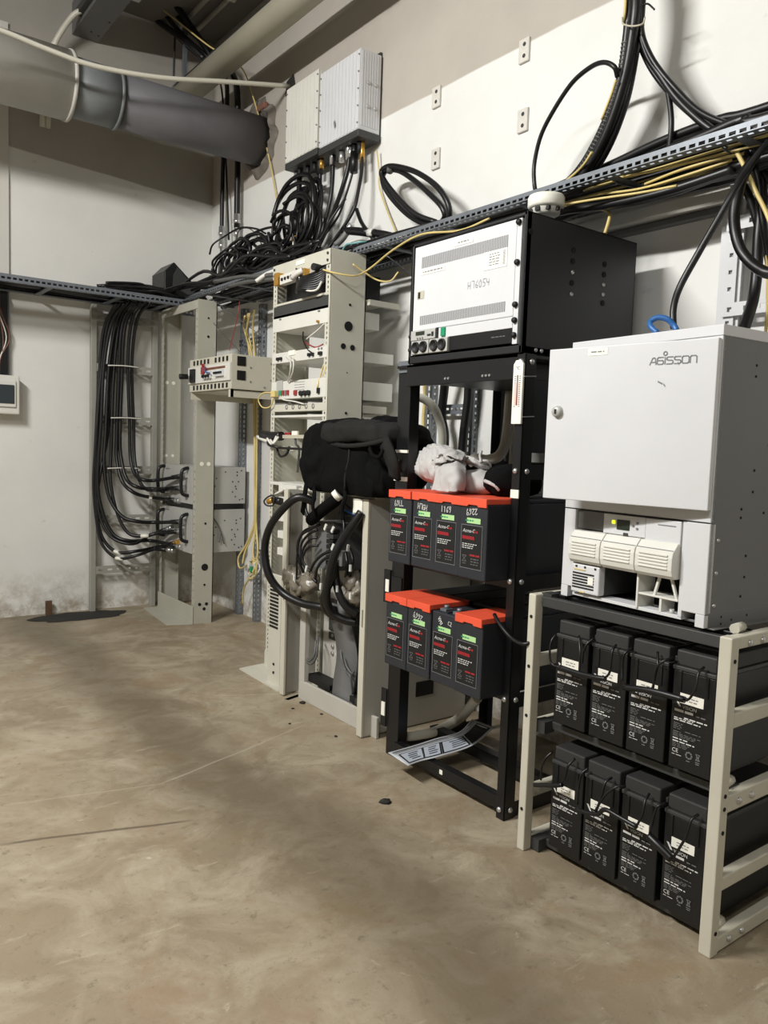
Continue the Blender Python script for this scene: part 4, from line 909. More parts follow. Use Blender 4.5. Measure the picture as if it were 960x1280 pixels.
for k, q in enumerate(([(1.82, 2.975, 0.287), (1.8, 2.974, 0.231), (1.79, 2.941, 0.189), (1.79, 2.872, 0.17), (1.79, 2.828, 0.209), (1.8, 2.834, 0.266), (1.83, 2.877, 0.288)], [(1.82, 2.961, 0.272), (1.8, 2.945, 0.216), (1.79, 2.886, 0.181), (1.8, 2.858, 0.215), (1.82, 2.88, 0.271)],
                       [(1.82, 2.685, 0.293), (1.8, 2.647, 0.25), (1.8, 2.615, 0.204), (1.79, 2.565, 0.192), (1.81, 2.573, 0.114)], [(1.82, 2.666, 0.267), (1.8, 2.61, 0.226), (1.8, 2.569, 0.203), (1.8, 2.552, 0.22)])):
    cable('lower_lead', q, .005, 'cable_grey', ['grey lead looping on the lower left unit of the low grey cabinet, outer','grey lead looping on the lower left unit of the low grey cabinet, inner','grey lead hanging on the lower right unit of the low grey cabinet','short grey lead on the lower right unit of the low grey cabinet'][k], 'cable', 'grey leads low in the low grey cabinet', n=6)
tg = [(1.7, 2.642, 0.796), (1.7, 2.589, 0.792), (1.71, 2.892, 0.554), (1.7, 2.665, 0.553), (1.69, 2.533, 0.566), (1.71, 2.796, 0.605), (1.72, 2.508, 0.728), (1.72, 2.488, 0.652), (1.66, 2.524, 0.732), (1.7, 2.453, 0.55)]
for k, p in enumerate(tg):
    mb = MB().box(-.003,.003,-.006,.006,-.013,.013)
    mb.T = None
    R_ = Matrix.Translation(p) @ Matrix.Rotation([.5,.6,0,.1,-.1,.3,.2,0,.5,0][k], 4, 'X')
    mb.v = [R_ @ q for q in mb.v]
    tag(mb.build('cable_tag', 'tag'), ['white tag under the slanting sleeve, left one','white tag under the slanting sleeve, right one','white tag at the left end of the thin leads','white tag in the centre of the cable tangle','widest white tag right of the central thick cable','small white tag above the left clear cover','long white tag near the right panel, upper','long white tag near the right panel, lower','white tag on the sheened thick cable','white tag at the lower right of the cable tangle'][k], 'tag', 'white cable tags in the low grey cabinet')
for k in range(2):
    mb = MB().tube([(1.72, 2.95, -0.033), (1.76, 2.963, -0.03), (1.8, 2.975, -0.025)] if k == 0 else [(1.8, 3.104, -0.043), (1.85, 3.117, -0.039), (1.9, 3.128, -0.039)], .010, 8, 3)
    for q in mb.v: q.z = max(q.z, 0.002)
    tag(mb.build('floor_hose', 'cable_grey'), ['grey hose end on the floor by the left foot of the low grey cabinet, front','grey hose end on the floor by the left foot of the low grey cabinet, back'][k], 'hose', 'grey hose ends')

# ------------------------------------------------------------- backpack on the low cabinet
zt = HC+.010
t = thing('backpack', 'black nylon backpack slumped on top of the low grey cabinet', 'backpack', (1.82,2.6,zt))
blob((1.83,2.575,zt+.13), .13, .30, .14, 4.2, 110, 60, .026, 5, 1, zt, .9).build('body', 'fabric', t)
blob((1.80,2.48,zt+.235), .125, .25, .045, 3.6, 100, 44, .018, 6, 4, None, 1.0).build('top_flap', 'fabric_grey', t)
blob((1.745,2.73,zt+.10), .06, .105, .085, 2.8, 60, 34, .020, 8, 8, zt, .8).build('side_pocket', 'fabric', t)
blob((1.76,2.43,zt+.085), .05, .12, .08, 2.6, 60, 34, .018, 8, 3, zt, .8).build('front_pocket', 'fabric', t)
def strap(name, pts, wd, m, par, th=.008, up=(0,0,1)):
    P = spline(pts, 5); vs = []; fs = []
    for i, p in enumerate(P):
        tt = (P[min(i+1, len(P)-1)]-P[max(i-1, 0)]).normalized(); s_ = tt.cross(Vector((1,0,0)))
        s_ = s_.normalized() if s_.length > .1 else Vector((0,1,0))
        vs += [p-s_*wd/2, p+s_*wd/2]
    for i in range(len(P)-1): fs.append((2*i, 2*i+1, 2*i+3, 2*i+2))
    return MB().add(vs, fs, True).build(name, m, par, solid=th)
strap('flap_edge', [(1.7, 2.653, 1.134), (1.685, 2.505, 1.123), (1.68, 2.367, 1.129), (1.685, 2.261, 1.145), (1.7, 2.23, 1.151)], .016, 'fabric_grey', t)
strap('shoulder_strap', [(1.69, 2.254, 1.142), (1.68, 2.215, 1.106), (1.68, 2.189, 1.065), (1.7, 2.199, 1.014)], .055, 'fabric_grey', t, .014)
strap('seam_piping', [(1.692, 2.478, 1.124), (1.685, 2.47, 1.07), (1.685, 2.489, 1.017), (1.69, 2.498, 0.956)], .008, 'fabric_grey', t, .006)
strap('carry_loop', [(1.68, 2.331, 1.118), (1.67, 2.296, 1.092), (1.67, 2.257, 1.088), (1.675, 2.241, 1.114)], .014, 'fabric', t)
strap('hanging_strap', [(1.69, 2.775, 0.978), (1.685, 2.778, 0.938), (1.69, 2.796, 0.884), (1.7, 2.823, 0.835)], .028, 'fabric', t, .005)
strap('hanging_strap', [(1.69, 2.725, 0.961), (1.685, 2.708, 0.917), (1.69, 2.727, 0.876), (1.71, 2.738, 0.829)], .022, 'fabric', t, .005)
strap('hanging_strap', [(1.7, 2.513, 0.961), (1.69, 2.497, 0.925), (1.7, 2.531, 0.879), (1.71, 2.532, 0.835)], .022, 'fabric', t, .005)
blob([(1.86, 2.448, 1.204)][0], .06, .10, .035, 2.4, 30, 14, .015, 10, 6).build('second_flap', 'fabric', t)

# ------------------------------------------------------------- radio boxes on the wall
def radio(label, y0, y1, z0, z1, x0, mm, ribs):
    t = thing('wall_radio', label, 'radio unit', (XR-.01,(y0+y1)/2,z0), 'radio boxes on the wall')
    mb = MB().box(x0+.006, XR-.012, y0, y1, z0, z1); mb.build('housing', mm, t, bevel=.004)
    n = ribs; mb = MB()
    for j in range(n):
        y = y0+.012+(y1-y0-.024)*j/(n-1); pw = (y1-y0-.024)/(n-1)*.36; mb.box(x0+.0035, x0+.008, y-pw, y+pw, z0+.005, z1-.005)
    o = mb.build('cooling_fins', mm, t); o['kind'] = 'stuff'
    mb = MB()
    for j in range(8):
        x = x0+.02+.015*j
        if x < XR-.02: mb.box(x-.0045, x+.0045, y0-.002, y0+.001, z0+.02, z1-.01)
    mb.build('side_fins', mm, t)
    MB().box(x0+.002, XR-.012, y0-.004, y1+.002, z0-.035, z0).build('bottom_cap', 'dark_grey', t, bevel=.003)
    MB().box(XR-.014, XR, y0+.01, y1-.01, z0-.02, z1+.02).build('wall_bracket', 'dark_grey', t)
    for j in range(5):
        for yy in (y0+.006, y1-.006): MB().cyl((x0-.002,yy,z0+.03+(z1-z0-.06)*j/4),(x0+.004,yy,z0+.03+(z1-z0-.06)*j/4), .004, 8).build('screw', 'ink_grey', t)
    return t
t = radio('larger bright white finned radio box on the right wall, right one', 3.247, 3.60, 2.645, 3.02, 2.207, 'white', 12)
for z_ in (2.87, 2.76):
    for x_ in (2.26, 2.305): MB().cyl((x_,3.239,z_),(x_,3.248,z_), .008, 10).build('side_bolt', 'steel', t)
MB().quad((2.2055,3.46,2.735),(2.2055,3.45,2.745),(2.2055,3.44,2.715),(2.2055,3.45,2.70)).build('scuff_mark', 'ink_grey', t)
for y_ in (3.30,3.38,3.46,3.54): MB().cyl((2.26,y_,2.555),(2.26,y_,2.612), .014, 10).build('port', 'steel' if y_ in (3.38,3.46) else 'ink', t)
t = radio('smaller dusty ivory radio box on the right wall behind the bright white one', 3.61, 3.935, 2.655, 3.05, 2.20, 'ivory', 9)
for y_ in (3.65,3.72,3.79,3.86,3.91): MB().cyl((2.26,y_,2.57),(2.26,y_,2.622), .013, 10).build('port', ['gold','steel','ink','steel','ink'][int(y_*100) % 5], t)
# cables leaving the radio boxes
RC = [([(2.26, 3.397, 2.603), (2.26, 3.393, 2.529), (2.25, 3.423, 2.429), (2.25, 3.512, 2.306), (2.24, 3.583, 2.205), (2.22, 3.641, 2.122), (2.2, 3.703, 2.071)], .012, 'black cable from the right radio box, straight ferrule, curving down left'),
      ([(2.26, 3.543, 2.611), (2.26, 3.538, 2.506), (2.25, 3.539, 2.384), (2.24, 3.585, 2.25), (2.22, 3.596, 2.167), (2.2, 3.655, 2.088)], .011, 'black cable from the left port of the right radio box'),
      ([(2.26, 3.346, 2.574), (2.26, 3.355, 2.484), (2.25, 3.398, 2.372), (2.25, 3.452, 2.293), (2.25, 3.539, 2.239), (2.22, 3.581, 2.185)], .006, 'thin black cable from the right radio box'),
      ([(2.27, 3.291, 2.562), (2.26, 3.278, 2.461), (2.24, 3.271, 2.368), (2.22, 3.272, 2.28), (2.2, 3.315, 2.209), (2.18, 3.381, 2.141), (2.16, 3.421, 2.09)], .009, 'black cable with a brass ferrule bending at the cable joint'),
      ([(2.26, 3.666, 2.595), (2.26, 3.66, 2.487), (2.26, 3.66, 2.331), (2.24, 3.661, 2.203), (2.2, 3.663, 2.093)], .011, 'black cable from the right end of the ivory radio box'),
      ([(2.25, 3.856, 2.624), (2.24, 3.842, 2.513), (2.22, 3.81, 2.388), (2.2, 3.796, 2.263)], .015, 'thick black drop cable under the ivory radio box with brass plug')]
for k, (q, r, lab) in enumerate(RC):
    t = thing('radio_cable', lab, 'cable', q[0], 'cables under the radio boxes')
    MB().tube(q, r, 8, 6).build('jacket', 'cable', t)
    e = Vector(q[0]); MB().tube([e+Vector((0,0,.06)), e+Vector((0,0,-.05))], .016 if k != 3 else .013, 10, 1).build('ferrule', ['steel','steel','cable','gold','ink','ink'][k], t)
    if k == 2: MB().tube([e, e+Vector((0,0,-.1))], .02, 10, 1).build('boot', 'cable', t)
    if k == 5:
        e = Vector(q[-1]); MB().tube([e+Vector((0,0,.1)), e], .02, 8, 1).build('boot', 'cable', t); MB().tube([e, e+Vector((0,0,-.05))], .024, 10, 1).build('brass_plug', 'gold', t)
        MB().tube([e+Vector((0,0,-.05)), e+Vector((0,0,-.11))], .018, 10, 1).build('plug_tip', 'label', t)
cable('jointed_cable', [(2.2, 3.222, 2.258), (2.18, 3.149, 2.179), (2.16, 3.065, 2.115), (2.15, 2.999, 2.064)], .010, 'cable', 'short black cable forking from the joint to the tray', 'cable')
t = thing('cable_joint', 'black cable joint with steel collar lying at the tray left of the coiled loop', 'joint', [(2.16, 3.098, 2.121)][0])
MB().tube([(2.18, 3.298, 2.171), (2.17, 3.179, 2.142), (2.16, 3.052, 2.109)], .02, 10, 3).build('joint_body', 'cable', t)
MB().tube([(2.16, 3.052, 2.109), (2.16, 3.014, 2.1)], .021, 10, 1).build('white_collar', 'tag', t)
MB().tube([(2.16, 3.014, 2.101), (2.16, 2.94, 2.08), (2.17, 2.88, 2.06)], .017, 10, 3).build('joint_tail', 'cable', t)
MB().tube([(2.16, 3.335, 2.105), (2.17, 3.281, 2.135), (2.18, 3.23, 2.188)], .016, 10, 3).build('steel_collar', 'steel', t)
cable('teal_wire', [(2.32, 3.24, 2.568), (2.33, 3.228, 2.465), (2.33, 3.224, 2.399), (2.33, 3.166, 2.287), (2.33, 3.075, 2.148)], .004, 'yellow', 'thin yellow earth wire from the bright radio box down to the tray', 'wire', n=5)
cable('blue_wires', [(2.03, 3.079, 2.011), (2.03, 3.048, 2.031), (2.05, 3.013, 2.035), (2.08, 2.975, 2.04), (2.15, 2.985, 2.051)], .0045, 'teal', 'blue and white wires bent over the right post top of the tall beige rack', 'wire', n=6)
cable('white_wires', [(2.04, 3.082, 2.031), (2.05, 3.033, 2.046), (2.09, 3.015, 2.057), (2.15, 3.036, 2.061)], .004, 'wire_white', 'white wire beside the blue wires over the tall beige rack', 'wire', n=6)

# ------------------------------------------------------------- coils
def coil_pts(cen, ry, rz, turns, jit, tilt=0, x_sp=.04, sd=0, ph=0):
    r_ = random.Random(sd); pts = []; n = int(turns*12)
    oy = oz = 0
    for i in range(n+1):
        if i % 12 == 0: oy = r_.uniform(-1,1)*jit; oz = r_.uniform(-1,1)*jit; ks = r_.uniform(.86,1.1)
        a = ph+2*math.pi*i/12
        y = ry*ks*math.cos(a)+oy; z = rz*ks*math.sin(a)+oz
        pts.append((cen[0]+x_sp*(i/n-.5)+tilt*z+r_.uniform(-.01,.01), cen[1]+y, cen[2]+z))
    return pts
CO = [(2.22, 3.843, 2.369), (2.18, 3.745, 2.27), (2.24, 3.734, 2.35), (2.1, 4.425, 2.18), (2.12, 4.298, 2.199), (2.15, 4.176, 2.202), (2.05, 3.87, 2.115), (2.15, 3.879, 2.227)]
cc = [(0,.20,.17,3,.03,.012,'big upright coil of thick black cable under the ivory radio box'), (1,.19,.16,3,.03,.010,'upright coil of black cable in front, just above the tall beige rack'),
      (2,.10,.17,3,.03,.009,'narrow upright coil of black cable behind the drop cables'), (3,.17,.075,4,.02,.007,'leftmost coil of thin black cable over the back tray corner'),
      (4,.16,.085,4,.03,.009,'coil of black cable heaped above the corner frame, second from the left'), (5,.19,.095,4,.03,.011,'thick coil of black cable heaped between the corner frame and the tall beige rack'),
      (6,.18,.055,3,.02,.010,'flattened coil of black cable lying on the tray link'), (7,.15,.12,3,.04,.008,'loose coil of thin black cable left of the tall beige rack top')]
for k, ry, rz, n_, j, r, lab in cc:
    tag(MB().tube(coil_pts(CO[k], ry, rz, n_, j, .1, .06, k+1, k), r, 6, 4).build('cable_coil', 'cable'), lab, 'cable coil', 'black cable coils over the racks')
# heap of cables on the tray link: too tangled to count
mb = MB(); r_ = random.Random(11)
for k in range(22):
    q = []
    y0 = r_.uniform(3.0, 3.6); y1 = r_.uniform(4.3, 5.0); nn = 6; xa = r_.uniform(1.99, 2.28); xb = r_.uniform(1.9, 2.25)
    for i in range(nn+1):
        f = i/nn; q.append((xa+(xb-xa)*f+r_.uniform(-.02,.02), y0+(y1-y0)*f, 2.03+.055*math.sin(math.pi*f)*r_.uniform(.4,1.6)+r_.uniform(0,.05)))
    mb.tube(q, r_.choice((.008,.010,.012)), 6, 4)
tag(mb.build('cable_heap', 'cable'), 'tangled heap of black cables lying over the racks in the corner', 'cable heap', kind='stuff')
mb = MB(); 
for k in range(9):
    q = []
    for i in range(6):
        f = i/5; q.append((1.55+.5*f+r_.uniform(-.03,.03), 4.9+.2*((k*4) % 9)/9+.03*math.sin(f*5+k), 2.01+.02*(k % 3)+.03*math.sin(math.pi*f)+r_.uniform(0,.012)))
    mb.tube(q, .010, 6, 4)
tag(mb.build('cable_heap', 'cable'), 'flat tangle of black cables on the back tray above the ladder', 'cable heap', kind='stuff')
LO = [[(2.1, 4.677, 2.279), (2.1, 4.633, 2.329), (2.15, 4.582, 2.377), (2.2, 4.468, 2.416), (2.22, 4.298, 2.382), (2.2, 4.14, 2.321)], [(2.15, 4.38, 2.218), (2.2, 4.508, 2.353), (2.25, 4.569, 2.436), (2.25, 4.44, 2.416), (2.22, 4.276, 2.332), (2.2, 4.155, 2.234)],
      [(2.12, 4.299, 2.217), (2.18, 4.299, 2.329), (2.2, 4.161, 2.351), (2.2, 3.955, 2.32), (2.18, 3.744, 2.241), (2.16, 3.56, 2.138)], [(2.1, 3.89, 2.093), (2.15, 3.878, 2.202), (2.18, 3.778, 2.247), (2.2, 3.677, 2.216), (2.2, 3.547, 2.135)], [(2, 3.335, 1.949), (2.1, 3.445, 2.091), (2.2, 3.52, 2.21), (2.25, 3.497, 2.303), (2.28, 3.443, 2.377)]]
for k, q in enumerate(LO): cable('stray_cable', q, [.006,.003,.007,.008,.007][k], 'cable', ['stray cable arching at the far left of the coil heap','hair-thin stray cable arching over the coil heap','stray cable rising from the heap towards the upright coil','stray cable bridging behind the tall beige rack top','stray cable slanting up behind the tall beige rack towards the radio boxes'][k], 'cable', 'stray cables over the coil heap', n=6)
for k, q in enumerate(([(1.95, 4.272, 2.032), (1.98, 4.01, 2.024), (1.95, 3.765, 1.987), (1.93, 3.515, 1.954)], [(1.97, 4.136, 1.989), (1.98, 3.913, 1.985), (1.95, 3.676, 1.954), (1.92, 3.488, 1.929)], [(1.9, 3.667, 1.937), (1.94, 3.633, 1.974), (1.95, 3.552, 1.983)])):
    cable('pale_cable', q, .011, ['cable_grey','cable_grey','wire_white'][k], ['grey cable running from the coil heap into the tall beige rack, upper','grey cable running from the coil heap into the tall beige rack, lower','thin white cable entering the tall beige rack top from the left'][k], 'cable', 'pale cables entering the tall rack', n=7)
# black device on the back tray
p = [(1.9, 4.95, 2.152), (1.962, 4.95, 2.237), (2.131, 4.95, 2.157)]
t = thing('black_device', 'black plastic device with a sloping lid on the back tray above the ladder', 'device', (2.0,4.98,2.02))
xa, xb = p[0][0], p[2][0]+.06
MB().prism([(xa,2.03),(xa,p[0][2]+.03),(p[1][0],p[1][2]+.01),(xb,2.05),(xb,2.03)], 4.90, 5.12).build('device_body', 'black', t, bevel=.006)
MB().prism([(xa+.05,2.035),(xa+.055,p[0][2]+.015),(p[1][0]+.02,p[1][2]-.02),(xb-.05,2.055)], 4.893, 4.902).build('side_plate', 'dark_grey', t)
pz = [(1.995, 2.395, 0.182), (2.087, 2.395, 0.121)]
o = [q for q in bpy.data.objects if q.name == 'low_cabinet'][0]
MB().box(pz[0][0], pz[1][0], 2.393, 2.3955, pz[1][2], pz[0][2]).build('side_slot', 'ink', o)

# ------------------------------------------------------------- black rack
t = thing('black_rack', 'black steel rack carrying the black cabinet and the red-topped batteries', 'rack', (1.95,1.92,0))
HB = 1.408
def lpost(x, y, sx, sy):
    MB().box(min(x,x+sx*.045), max(x,x+sx*.045), min(y,y+sy*.004), max(y,y+sy*.004), 0, HB).box(min(x,x+sx*.004), max(x,x+sx*.004), min(y,y+sy*.034), max(y,y+sy*.034), 0, HB).build('post', 'black', t, bevel=.001)
lpost(1.708, 1.610, 1, 1); lpost(2.24, 1.610, -1, 1); lpost(2.24, 2.235, -1, -1)
MB().box(1.728, 1.772, 2.166, 2.235, 0, HB-.01).build('post', 'black', t, bevel=.002)
MB().box(1.722,1.728,2.17,2.23,1.385,1.425).box(1.75,1.80,2.16,2.20,1.40,1.475).build('post_bracket', 'galv', t)
for z0_ in (.0, .345, .705, 1.04):
    MB().box(1.715, 2.235, 1.616, 1.622, z0_, z0_+.045).build('side_bar', 'black', t)
    MB().box(1.735, 2.235, 2.226, 2.232, z0_, z0_+.045).build('side_bar', 'black', t)
MB().box(1.712, 1.745, 1.64, 2.17, .025, .065).build('base_bar', 'black', t, bevel=.002)
MB().box(1.935, 1.975, 1.62, 2.232, .025, .065).build('base_bar', 'black', t, bevel=.002)
MB().box(1.711,1.7125,1.90,1.915,.04,.055).build('bar_label', 'label', t)
for z0_ in (.345, .70):
    for x in (1.765, 2.15): MB().box(x, x+.035, 1.622, 2.226, z0_, z0_+.03).build('shelf_bar', 'black', t)
MB().box(2.205, 2.235, 1.62, 2.23, 1.04, 1.085).build('rear_bar', 'black', t)
MB().box(1.712, 1.722, 1.612, 2.17, 1.335, 1.408).box(1.712, 2.235, 1.62, 2.225, 1.398, 1.408).box(1.76, 2.2, 1.70, 2.12, 1.345, 1.398).build('top_shelf', 'black', t, bevel=.002)
for v in ((642,592),(635,737),(629,880),(623,1013),(649,436)):
    pass
for z_ in (.03, .375, .735, 1.065, 1.385):
    MB().lathe([(.0005,-.006),(.006,-.0055),(.009,-.001),(.009,0)], (1.707,1.630,z_), 12, 'x').build('bolt', 'steel', t)
    MB().lathe([(.009,0),(.009,-.001),(.006,-.0055),(.0005,-.006)], (1.733,1.609,z_), 12, 'y').build('bolt', 'steel', t)
for y in (1.95,1.965,1.76,1.775,1.79): MB().cyl((1.709,y,1.352),(1.713,y,1.352),.004,8).build('rivet', 'steel', t)
for z_ in (1.335, 1.145):
    pass
MB().box(1.7045,1.7085,1.611,1.643,.985,1.01).build('paper_band', 'label', t)
MB().box(1.7225,1.7285,2.165,2.236,1.005,1.02).build('paper_band', 'label', t)
MB().box(1.7225,1.7285,2.165,2.236,1.105,1.115).tube([(1.72, 2.214, 1.079), (1.72, 2.222, 1.056), (1.72, 2.212, 1.036)], .006, 6, 3).build('cable_tie', 'label', t)
MB().box(1.722,1.7285,2.17,2.225,.60,.66).box(1.72,1.7285,2.235,2.27,.56,.68).build('side_clip', 'ink', t)
MB().box(1.722,1.7285,2.235,2.265,.10,.24).build('side_clip', 'ink', t)
MB().box(1.718,1.7235,2.238,2.258,.60,.645).box(1.718,1.7235,2.238,2.258,.14,.19).build('clip_label', 'label', t)

MB().box(1.76,2.20,1.617,1.621,1.12,1.335).build('side_sheet','black_side',t)
# thermometer tied on the right post
p = [(1.7, 1.616, 1.39), (1.7, 1.629, 1.203)]
t = thing('thermometer', 'long white wall thermometer tied to the right post of the black rack', 'thermometer', (1.70, 1.627, p[1][2]))
z0_, z1_ = p[1][2], p[0][2]; yc = 1.629
MB().prism([(yc-.019,z0_),(yc+.019,z0_),(yc+.019,z1_-.014),(yc+.010,z1_-.002),(yc-.010,z1_-.002),(yc-.019,z1_-.014)], 1.698, 1.7055, axis='x').build('scale_board', 'label', t, bevel=.001)
MB().tube([(1.697,yc,z0_+.055),(1.697,yc,z1_-.045)], .0022, 6, 1).build('tube', 'ink_grey', t)
mb = MB()
for j in range(15):
    zz = z0_+.05+j*(z1_-z0_-.1)/14
    for s in (-1, 1): mb.quad((1.6975,yc+s*.006,zz),(1.6975,yc+s*.012,zz),(1.6975,yc+s*.012,zz+.0025),(1.6975,yc+s*.006,zz+.0025))
mb.build('scale_marks', 'ink_grey', t)
text('printed_text', '°C', .014, (1.6975,yc+.008,z1_-.03), FR, UP, 'ink', t)
MB().quad((1.6974,yc+.011,z0_+.055),(1.6974,yc-.006,z0_+.055),(1.6974,yc-.006,z0_+.12),(1.6974,yc+.011,z0_+.12)).build('red_zone', mat('pink_print', (240,196,186), .5), t)
for zz in (z0_+.02, z1_-.05): MB().tube([(1.70,yc-.018,zz),(1.725,1.607,zz+.002),(1.75,1.606,zz+.004)], .0018, 5, 2).build('tie_wire', 'steel', t)

# ------------------------------------------------------------- black cabinet on top
cx0, cx1, cy0, cy1, cz0, cz1 = 1.70, 2.215, 1.622, 2.150, 1.410, 1.812
t = thing('black_cabinet', 'black cabinet with a white vented front panel on top of the black rack', 'cabinet', (1.95,1.88,cz0))
mb = MB()
mb.box(cx0, cx1, cy0, cy0+.006, cz0, cz1).box(cx0, cx1, cy1-.006, cy1, cz0, cz1).box(cx0, cx1, cy0, cy1, cz1-.006, cz1).box(cx0, cx1, cy0, cy1, cz0, cz0+.022).box(cx1-.006, cx1, cy0, cy1, cz0, cz1)
mb.box(cx0, cx0+.02, cy0, cy0+.012, cz0, cz1).box(cx0, cx0+.02, cy1-.012, cy1, cz0, cz1).box(cx0, cx0+.02, cy0, cy1, cz1-.012, cz1)
mb.build('shell', 'black_side', t, bevel=.002)
MB().box(2.215, 2.30, 1.61, 1.66, 1.40, 1.41).build('rear_foot', 'black', t)
fx = cx0+.004
py0, py1 = cy0+.028, cy1-.018
zA = 1.518; zB = 1.484          # bottoms of the tall panel and of the strip below it
t2 = MB().box(fx-.003, fx+.012, py0+.014, py1, zA, cz1-.016).build('front_panel', 'white', t, bevel=.002)
MB().box(fx-.003, fx+.012, py0+.014, py1-.135, zB, zA-.001).build('lower_strip', 'white', t, bevel=.0015)
MB().box(fx-.002, fx+.012, py0-.006, py0+.013, 1.437, cz1-.016).build('mount_ear', 'white', t)
MB().box(fx-.001, fx+.012, py1, py1+.006, 1.437, 1.485).build('mount_ear', 'white', t)
MB().box(fx-.002, fx+.012, py0+.014, py1-.19, 1.440, zB-.001).build('blank_plate', 'black', t, bevel=.001)
for v, dz in ((281,0),(333,0),(383,0),(402,0),(421,0)):
    zz = {281:1.785, 333:1.671, 383:1.55, 402:1.505, 421:1.462}[v]
    MB().lathe([(.0005,-.010),(.007,-.009),(.009,-.005),(.009,0)], (fx-.003,py0+.004,zz), 12, 'x').build('panel_knob', 'ink', t)
for zz in (1.50, 1.455): MB().lathe([(.0005,-.010),(.007,-.009),(.009,-.005),(.009,0)], (fx-.003,py1+.004,zz), 12, 'x').build('panel_knob', 'ink', t)
yL = py1; Wd = py1-py0-.014
def vents(zl, zh):
    mb = MB(); n = 56
    for j in range(n):
        y = yL-.04-(Wd-.075)*j/(n-1)
        mb.box(fx-.0036, fx-.0028, y-.0022, y+.0022, zl, zh)
    o = mb.build('vent_slots', 'ink_grey', t2); return o
vents(1.722, 1.758); vents(1.535, 1.565)
def flat(name, m, ya_, yb_, za, zb, par, x=fx-.0042): return MB().quad((x,ya_,za),(x,yb_,za),(x,yb_,zb),(x,ya_,zb)).build(name, m, par)
flat('sticker', 'label', yL-.035, yL-.155, 1.700, 1.717, t2); flat('sticker', 'label', yL-.195, yL-.285, 1.765, 1.782, t2); flat('sticker', 'label', yL-.335, yL-.435, 1.668, 1.722, t2)
mb = MB()
words(mb, (fx-.0045,yL-.045,1.706), FR, UP, .10, .004); words(mb, (fx-.0045,yL-.215,1.772), FR, UP, .05, .004)
for j in range(5): words(mb, (fx-.0045,yL-.36,1.711-.008*j), FR, UP, .045, .003)
for j in range(14): mb.quad((fx-.0045,yL-.418,1.675+.003*j),(fx-.0045,yL-.428,1.675+.003*j),(fx-.0045,yL-.428,1.6765+.003*j),(fx-.0045,yL-.418,1.6765+.003*j))
mb.build('sticker_print', 'ink_grey', t2)
mb = MB()
gl = {'H': [[(0,0),(0,1)],[(.5,0),(.5,1)],[(0,.45),(.5,.45)]], '7': [[(0,1),(.5,1),(.5,0)]], '6': [[(.5,1),(.1,.5),(.1,.1),(.4,0),(.5,.3),(.1,.4)]], '0': [[(.1,0),(0,.6),(.3,1),(.5,.5),(.4,0),(.1,0)]],
      '5': [[(.6,1),(.1,1),(.05,.55),(.45,.5),(.4,.05),(0,0)]], '-': [[(0,.5),(.4,.55)]], '4': [[(0,1),(.05,.45),(.5,.45)],[(.5,.9),(.4,0)]], '9': [[(.5,.6),(.1,.6),(.15,1),(.5,1),(.5,.5),(.3,0)]],
      '2': [[(0,.8),(.3,1),(.5,.7),(0,0),(.55,.05)]], '1': [[(.1,.8),(.3,1),(.25,0)]], 'L': [[(0,1),(0,0),(.4,0)]], 'G': [[(.5,.9),(.15,.9),(0,.4),(.2,0),(.5,.1),(.5,.45),(.3,.45)]], 'V': [[(0,1),(.2,0),(.5,1)]],
      'I': [[(.2,1),(.2,0)]], 'M': [[(0,0),(.1,1),(.3,.4),(.5,1),(.6,0)]], 'C': [[(.5,.9),(.1,.8),(.1,.1),(.5,.05)]], 'T': [[(0,1),(.5,1)],[(.25,1),(.25,0)]], ' ': []}
def hand(mb, s, org, sz, wd, flip=False, ang=0, gap=.75):
    r = Vector((0,-math.cos(ang),math.sin(ang))); u = Vector((0,math.sin(ang),math.cos(ang)))
    if flip:
        org = Vector(org)+r*sz*gap*len(s)+u*sz; r, u = -r, -u
    for i, ch in enumerate(s): strokes(mb, gl[ch], Vector(org)+r*sz*gap*i, r, u, sz, wd)
hand(mb, 'H76054', (fx-.0046,yL-.27,1.622), .022, .0011)
mb.build('pencil_writing', 'ink_grey', t2)
flat('socket_label', 'pipe', yL-.020, yL-.055, 1.622, 1.648, t2); flat('small_socket', 'ink', yL-.024, yL-.036, 1.624, 1.645, t2, fx-.0046)
g = MB().box(fx-.012, fx+.01, py1-.128, py1-.002, zB, zA-.001).build('controller', 'chassis', t, bevel=.002)
MB().box(fx-.0135,fx-.0118,py1-.075,py1-.03,zB+.016,zB+.028).build('display', 'screen', g)
for j in range(3): MB().cyl((fx-.015,py1-.04-.013*j,zB+.006),(fx-.011,py1-.04-.013*j,zB+.006),.003,8).build('button', 'ink_grey', g)
MB().box(fx-.0135,fx-.0118,py1-.122,py1-.112,zB+.008,zB+.022).box(fx-.0132,fx-.0118,py1-.108,py1-.09,zB+.010,zB+.016).build('port', 'ink', g)
MB().box(fx-.008,fx+.01,py1-.136,py1-.129,zB,zA).build('divider', 'ink', t)
MB().box(fx-.009,fx-.002,py1-.172,py1-.152,zB+.004,zB+.032).build('rocker_switch', 'green', t, bevel=.0015)
for k in range(2):
    a_ = py1-.004-.094*k; b_ = a_-.090
    g = MB().box(fx-.010, fx+.01, b_, a_, 1.438, zB-.001).build('socket_plate', 'chassis', t, bevel=.002)
    for s in (.026, .066):
        MB().lathe([(.0005,-.001),(.014,-.001),(.015,-.006),(.018,-.006),(.019,0)], (fx-.010,a_-s,1.461), 18, 'x').build('socket', 'ink', g)
mb = MB(); words(mb, (fx-.0026,py0+.10,1.462), FR, UP, .06, .003); mb.build('plate_print', 'ink_dim', t)
